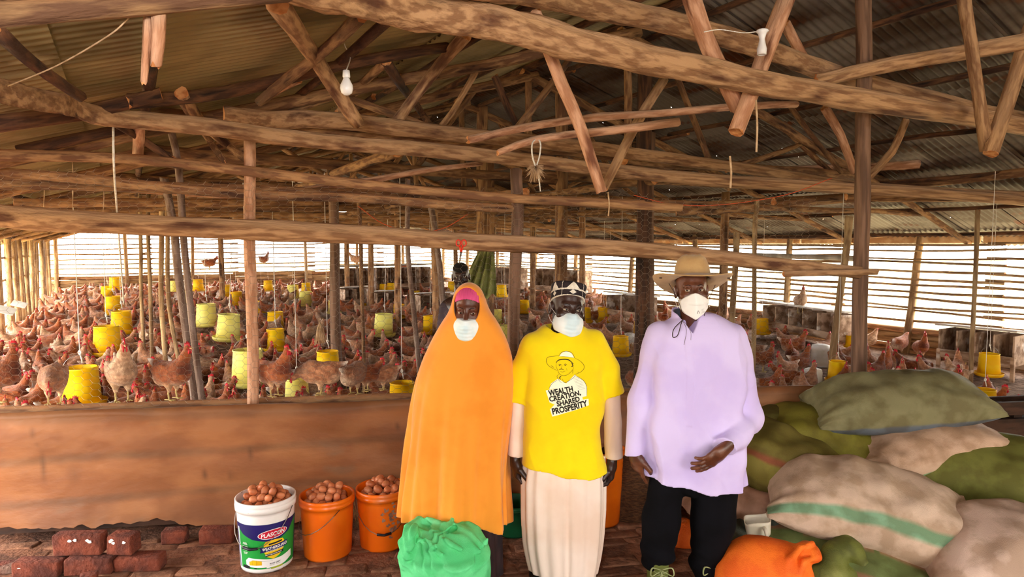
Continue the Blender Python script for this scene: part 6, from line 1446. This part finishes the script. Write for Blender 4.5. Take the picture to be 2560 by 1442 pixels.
sack('tan sack with a bunched mouth squeezed beneath the topmost olive grey sack', W(2315, 1122, 4.12), 1.0, .45, .30, 4, -12, 8, '#d2ae92', ((190, 206, '#6f9a6c'),), .15, -1, 11)
sack('big moss green sack at the right edge below the tan bunched one', W(2500, 1200, 3.98), 1.2, .62, .50, -24, 12, 22, '#757832', (), .10, 0, 13)
sack('large tan sack with a pale green stripe in the middle of the pile, mouth tied', W(2195, 1278, 3.70), 1.24, .62, .47, -14, 12, 12, '#dcbfa6', ((146, 166, '#86b08c'),), .16, 1, 15)
sack('plump pinkish tan sack in the bottom corner with a purple and yellow stripe', W(2560, 1410, 3.34), 1.0, .66, .52, -20, -4, 16, '#dec0ad', ((176, 181, '#7d6aa8'), (183, 200, '#c9b84a')), .12, 0, 17)
sack('small tan sack lying flat behind the black trousers', W(1850, 1262, 4.02), .8, .45, .28, 6, 8, 0, '#b98f78', (), .1, 0, 19)
sack('flattened tan and green sack underneath the large green-striped one', W(2150, 1378, 3.66), 1.15, .7, .24, -24, 8, 4, '#a37a5c', ((115, 160, '#6e7f48'),), .05, 0, 21)
sack('shadowed olive sack filling the pile under the moss green one', W(2420, 1300, 4.05), 1.2, .6, .44, -12, 4, 0, '#625c2a', (), .1, 0, 23)
def blob(name, lb, fn, lo, hi, h, m, cat='sack'):
    v, q = sdf(fn, lo, hi, h); o = link(name, mesh_np(name, v, q), m); return tag(o, lb, cat)
def chain(X, Y, Z, P, r, k=.01, sq=None):
    f = None; rs = r if isinstance(r, (list, tuple)) else [r] * len(P)
    for i in range(len(P) - 1):
        g = rc(X, Y, Z, tuple(P[i]), tuple(P[i + 1]), rs[i], rs[i + 1]); f = g if f is None else smin(f, g, k)
    return f
pm('mint', '#66dc90', '#52cc7e', 9, (1, 1, 1), .65, .25, c3='#7fe0a0', s3=4, t3=.6, bscale=260); pm('sack_orange', '#ff7a1e', '#ee6410', 8, rough=.7, bump=.3, c3='#a85f3a', s3=5, t3=.63, bscale=200)
pm('sack_grey', '#5d6152', '#3f4338', 8, rough=.75, bump=.3, bscale=200); pm('sack_olive', '#6b6f2a', '#50541c', 8, rough=.7, bump=.3, bscale=200, c3='#8b8d4a', s3=4)
# mint sack in front
Yg = 3.18; gc = W(1112, 1400, Yg); gq = lambda px, py, d=0: W(px, py, Yg + d); zt = gq(1110, 1378).z
ridges = [([(1215, 1352, .0), (1192, 1322, .10), (1150, 1306, .16), (1128, 1312, .15)], .016), ([(1125, 1322, .06), (1095, 1308, .10), (1050, 1298, .12), (1022, 1318, .02), (1006, 1352, -.06), (1008, 1390, -.10), (1030, 1412, -.12)], .018),
          ([(1035, 1322, .05), (1075, 1330, .0), (1110, 1350, -.06), (1150, 1372, -.12)], .010), ([(1050, 1318, .08), (1110, 1332, .03), (1160, 1350, -.03), (1200, 1376, -.08)], .010), ([(1140, 1318, .08), (1175, 1335, .02), (1208, 1362, -.04)], .010),
          ([(1030, 1345, -.05), (1060, 1348, -.07), (1085, 1366, -.10), (1075, 1378, -.11), (1110, 1384, -.14)], .009), ([(1130, 1300, .12), (1122, 1325, .05), (1135, 1340, .0)], .011)]
ridges = [([gq(*p) for p in P], r) for P, r in ridges]
def mint(X, Y, Z):
    th = np.arctan2(Y - Yg, X - gc.x); r_ = np.sqrt(((X - gc.x) / .222) ** 2 + ((Y - Yg) / .20) ** 2)
    f = (r_ - 1 - .02 * np.sin(th * 5 + Z * 4)) * .2; f = smax(f, Z - zt - .01, .04)
    top = ell(X, Y, Z, (gc.x - .005, Yg + .05, zt + .0), (.212, .20, .105)); f = smin(f, top, .03)
    f = smin(f, ell(X, Y, Z, tuple(gq(1024, 1365, -.04)), (.040, .11, .105), Matrix.Rotation(.25, 3, 'Y')), .02)
    for P, r in ridges: f = smin(f, chain(X, Y, Z, P, r), .018)
    f = smax(f, -chain(X, Y, Z, [gq(1122, 1338, .0), gq(1135, 1318, .06)], .012), .02)
    f = smax(f, -chain(X, Y, Z, [gq(1040, 1342, -.06), gq(1030, 1375, -.12), gq(1042, 1400, -.14)], .010), .015)
    f = f + .003 * wav(X, Y, Z, 42, 2) + .0045 * np.sin((X * .8 + Z * 1.7 - Y * .6) * 85 + 4 * np.sin(th * 2 + 6 * X)) * np.clip((Z - zt + .05) / .05, 0, 1)
    return np.maximum(f, .004 - Z)
blob('feed_sack', 'bright mint green sack with its mouth folded open, in front of the orange veil', mint, (gc.x - .33, Yg - .27, 0), (gc.x + .30, Yg + .34, zt + .22), .0055, M['mint'])
# orange sack
Yo = 3.22; oq = lambda px, py, d=0: W(px, py, Yo + d); oc = oq(1905, 1442)
def orng(X, Y, Z):
    f = ell(X, Y, Z, (oc.x, Yo + .05, oc.z - .10), (.235, .24, .275)); f = smin(f, ell(X, Y, Z, (oc.x + .16, Yo + .05, oc.z - .08), (.12, .16, .22)), .05)
    f = smin(f, ell(X, Y, Z, tuple(oq(2022, 1380, .03)), (.055, .07, .045), Matrix.Rotation(.5, 3, 'Y')), .03)
    f = smin(f, chain(X, Y, Z, [oq(1950, 1442, -.10), oq(1975, 1400, -.07), oq(2003, 1368, -.02), oq(2030, 1358, .02)], .012), .012)
    f = smin(f, chain(X, Y, Z, [oq(1995, 1448, -.10), oq(2012, 1402, -.07), oq(2046, 1392, -.02)], .011), .012)
    f = smax(f, -chain(X, Y, Z, [oq(1968, 1450, -.14), oq(1992, 1405, -.10), oq(2018, 1378, -.05)], .016), .014)
    f = f + .006 * wav(X, Y, Z, 16, 3) + .003 * wav(X, Y, Z, 38, 1) + .007 * crease(X, Y, Z, 13, 2)
    return np.maximum(f, .004 - Z)
blob('feed_sack', 'bright orange empty sack crumpled on the ground before the sack pile', orng, (oc.x - .32, Yo - .28, 0), (oc.x + .42, Yo + .34, oc.z + .26), .0065, M['sack_orange'])
# grey and olive empty sacks, scoop
def flat_heap(P, r, seed, amp=.014):
    def fn(X, Y, Z):
        f = chain(X, Y, Z, P, r, .05); return np.maximum(f + amp * wav(X, Y, Z, 15, seed) + amp * .5 * wav(X, Y, Z, 36, seed + 1), .004 - Z)
    return fn
q3 = lambda px, py, Y_: W(px, py, Y_)
P = [q3(1835, 1345, 3.75), q3(1900, 1340, 3.8), q3(1960, 1320, 3.88), q3(1975, 1290, 3.95)]; P2 = [q3(1820, 1385, 3.62), q3(1880, 1390, 3.6), q3(1950, 1375, 3.66)]
fa, fb_ = flat_heap(P, [.10, .12, .10, .06], 2), flat_heap(P2, [.09, .10, .09], 5)
blob('empty_sack', 'grey green empty sack slumped beneath the white scoop', lambda X, Y, Z: smax(smin(fa(X, Y, Z), fb_(X, Y, Z), .03), -ell(X, Y, Z, tuple(q3(1895, 1305, 3.72)), (.10, .10, .07)), .02), (1.0, 3.35, 0), (2.0, 4.15, .62), .0085, M['sack_grey'])
P = [q3(2060, 1432, 3.4), q3(2085, 1385, 3.45), q3(2108, 1345, 3.52), q3(2130, 1375, 3.46), q3(2158, 1410, 3.4)]; fc_ = flat_heap(P, [.07, .055, .03, .045, .03], 3, .009); P = [q3(2000, 1440, 3.45), q3(2080, 1445, 3.4), q3(2150, 1440, 3.42)]; fd_ = flat_heap(P, [.08, .09, .06], 6)
blob('empty_sack', 'olive empty sack with a raised fold, between the orange sack and the pile', lambda X, Y, Z: smin(fc_(X, Y, Z), fd_(X, Y, Z), .03), (1.35, 3.2, 0), (2.0, 3.75, .45), .0075, M['sack_olive'])
pm('scoop', '#eee4d0', '#ded2ba', 5, rough=.45, sss=.1); sp_ = q3(1897, 1346, 3.70); root = empty('scoop', sp_, (math.radians(8), math.radians(-6), math.radians(-15))); tag(root, 'white plastic scoop cut from a jug, stuck upright in the grey green empty sack', 'scoop')
vs = []; fs = []
for sd, k_ in ((0, 1), (1, .93)):
    for i in range(7):
        for j in range(24):
            a = 2 * math.pi * j / 24; rx_, ry_ = (.062 + .012 * i / 6) * k_, (.048 + .008 * i / 6) * k_; zz = .0 + .125 * i / 6 + (.010 * math.cos(a * 1) * i / 6) + (.005 * math.sin(3 * a) * (i == 6)) + sd * .003 * (i == 0)
            vs.append((rx_ * math.copysign(abs(math.cos(a)) ** .6, math.cos(a)), ry_ * math.copysign(abs(math.sin(a)) ** .6, math.sin(a)), zz))
for sd in (0, 1):
    for i in range(6):
        for j in range(24): b = sd * 168 + i * 24; q_ = (b + j, b + (j + 1) % 24, b + 24 + (j + 1) % 24, b + 24 + j); fs.append(q_ if sd == 0 else q_[::-1])
for j in range(24): fs.append((144 + j, 144 + (j + 1) % 24, 168 + 144 + (j + 1) % 24, 168 + 144 + j))
fs.append(tuple(range(23, -1, -1))); fs.append(tuple(range(168, 192)))
link('cup', mesh('cup', vs, fs), M['scoop'], root)
MB().tube(smooth_path([(.03, -.052, .10), (.035, -.085, .095), (.04, -.088, .04), (.036, -.075, -.02)], 5), .011, 8).build('handle', M['scoop'], root)
ob2 = W(1712, 1345, 3.95); blob('orange_sack', 'rust orange folded sack on the ground seen between the black trouser legs', lambda X, Y, Z: np.maximum(ell(X, Y, Z, (ob2.x, 3.98, ob2.z - .08), (.12, .10, .19)) + .008 * wav(X, Y, Z, 20, 2), .004 - Z), (ob2.x - .2, 3.8, 0), (ob2.x + .2, 4.15, .5), .01, M['sack_orange'])
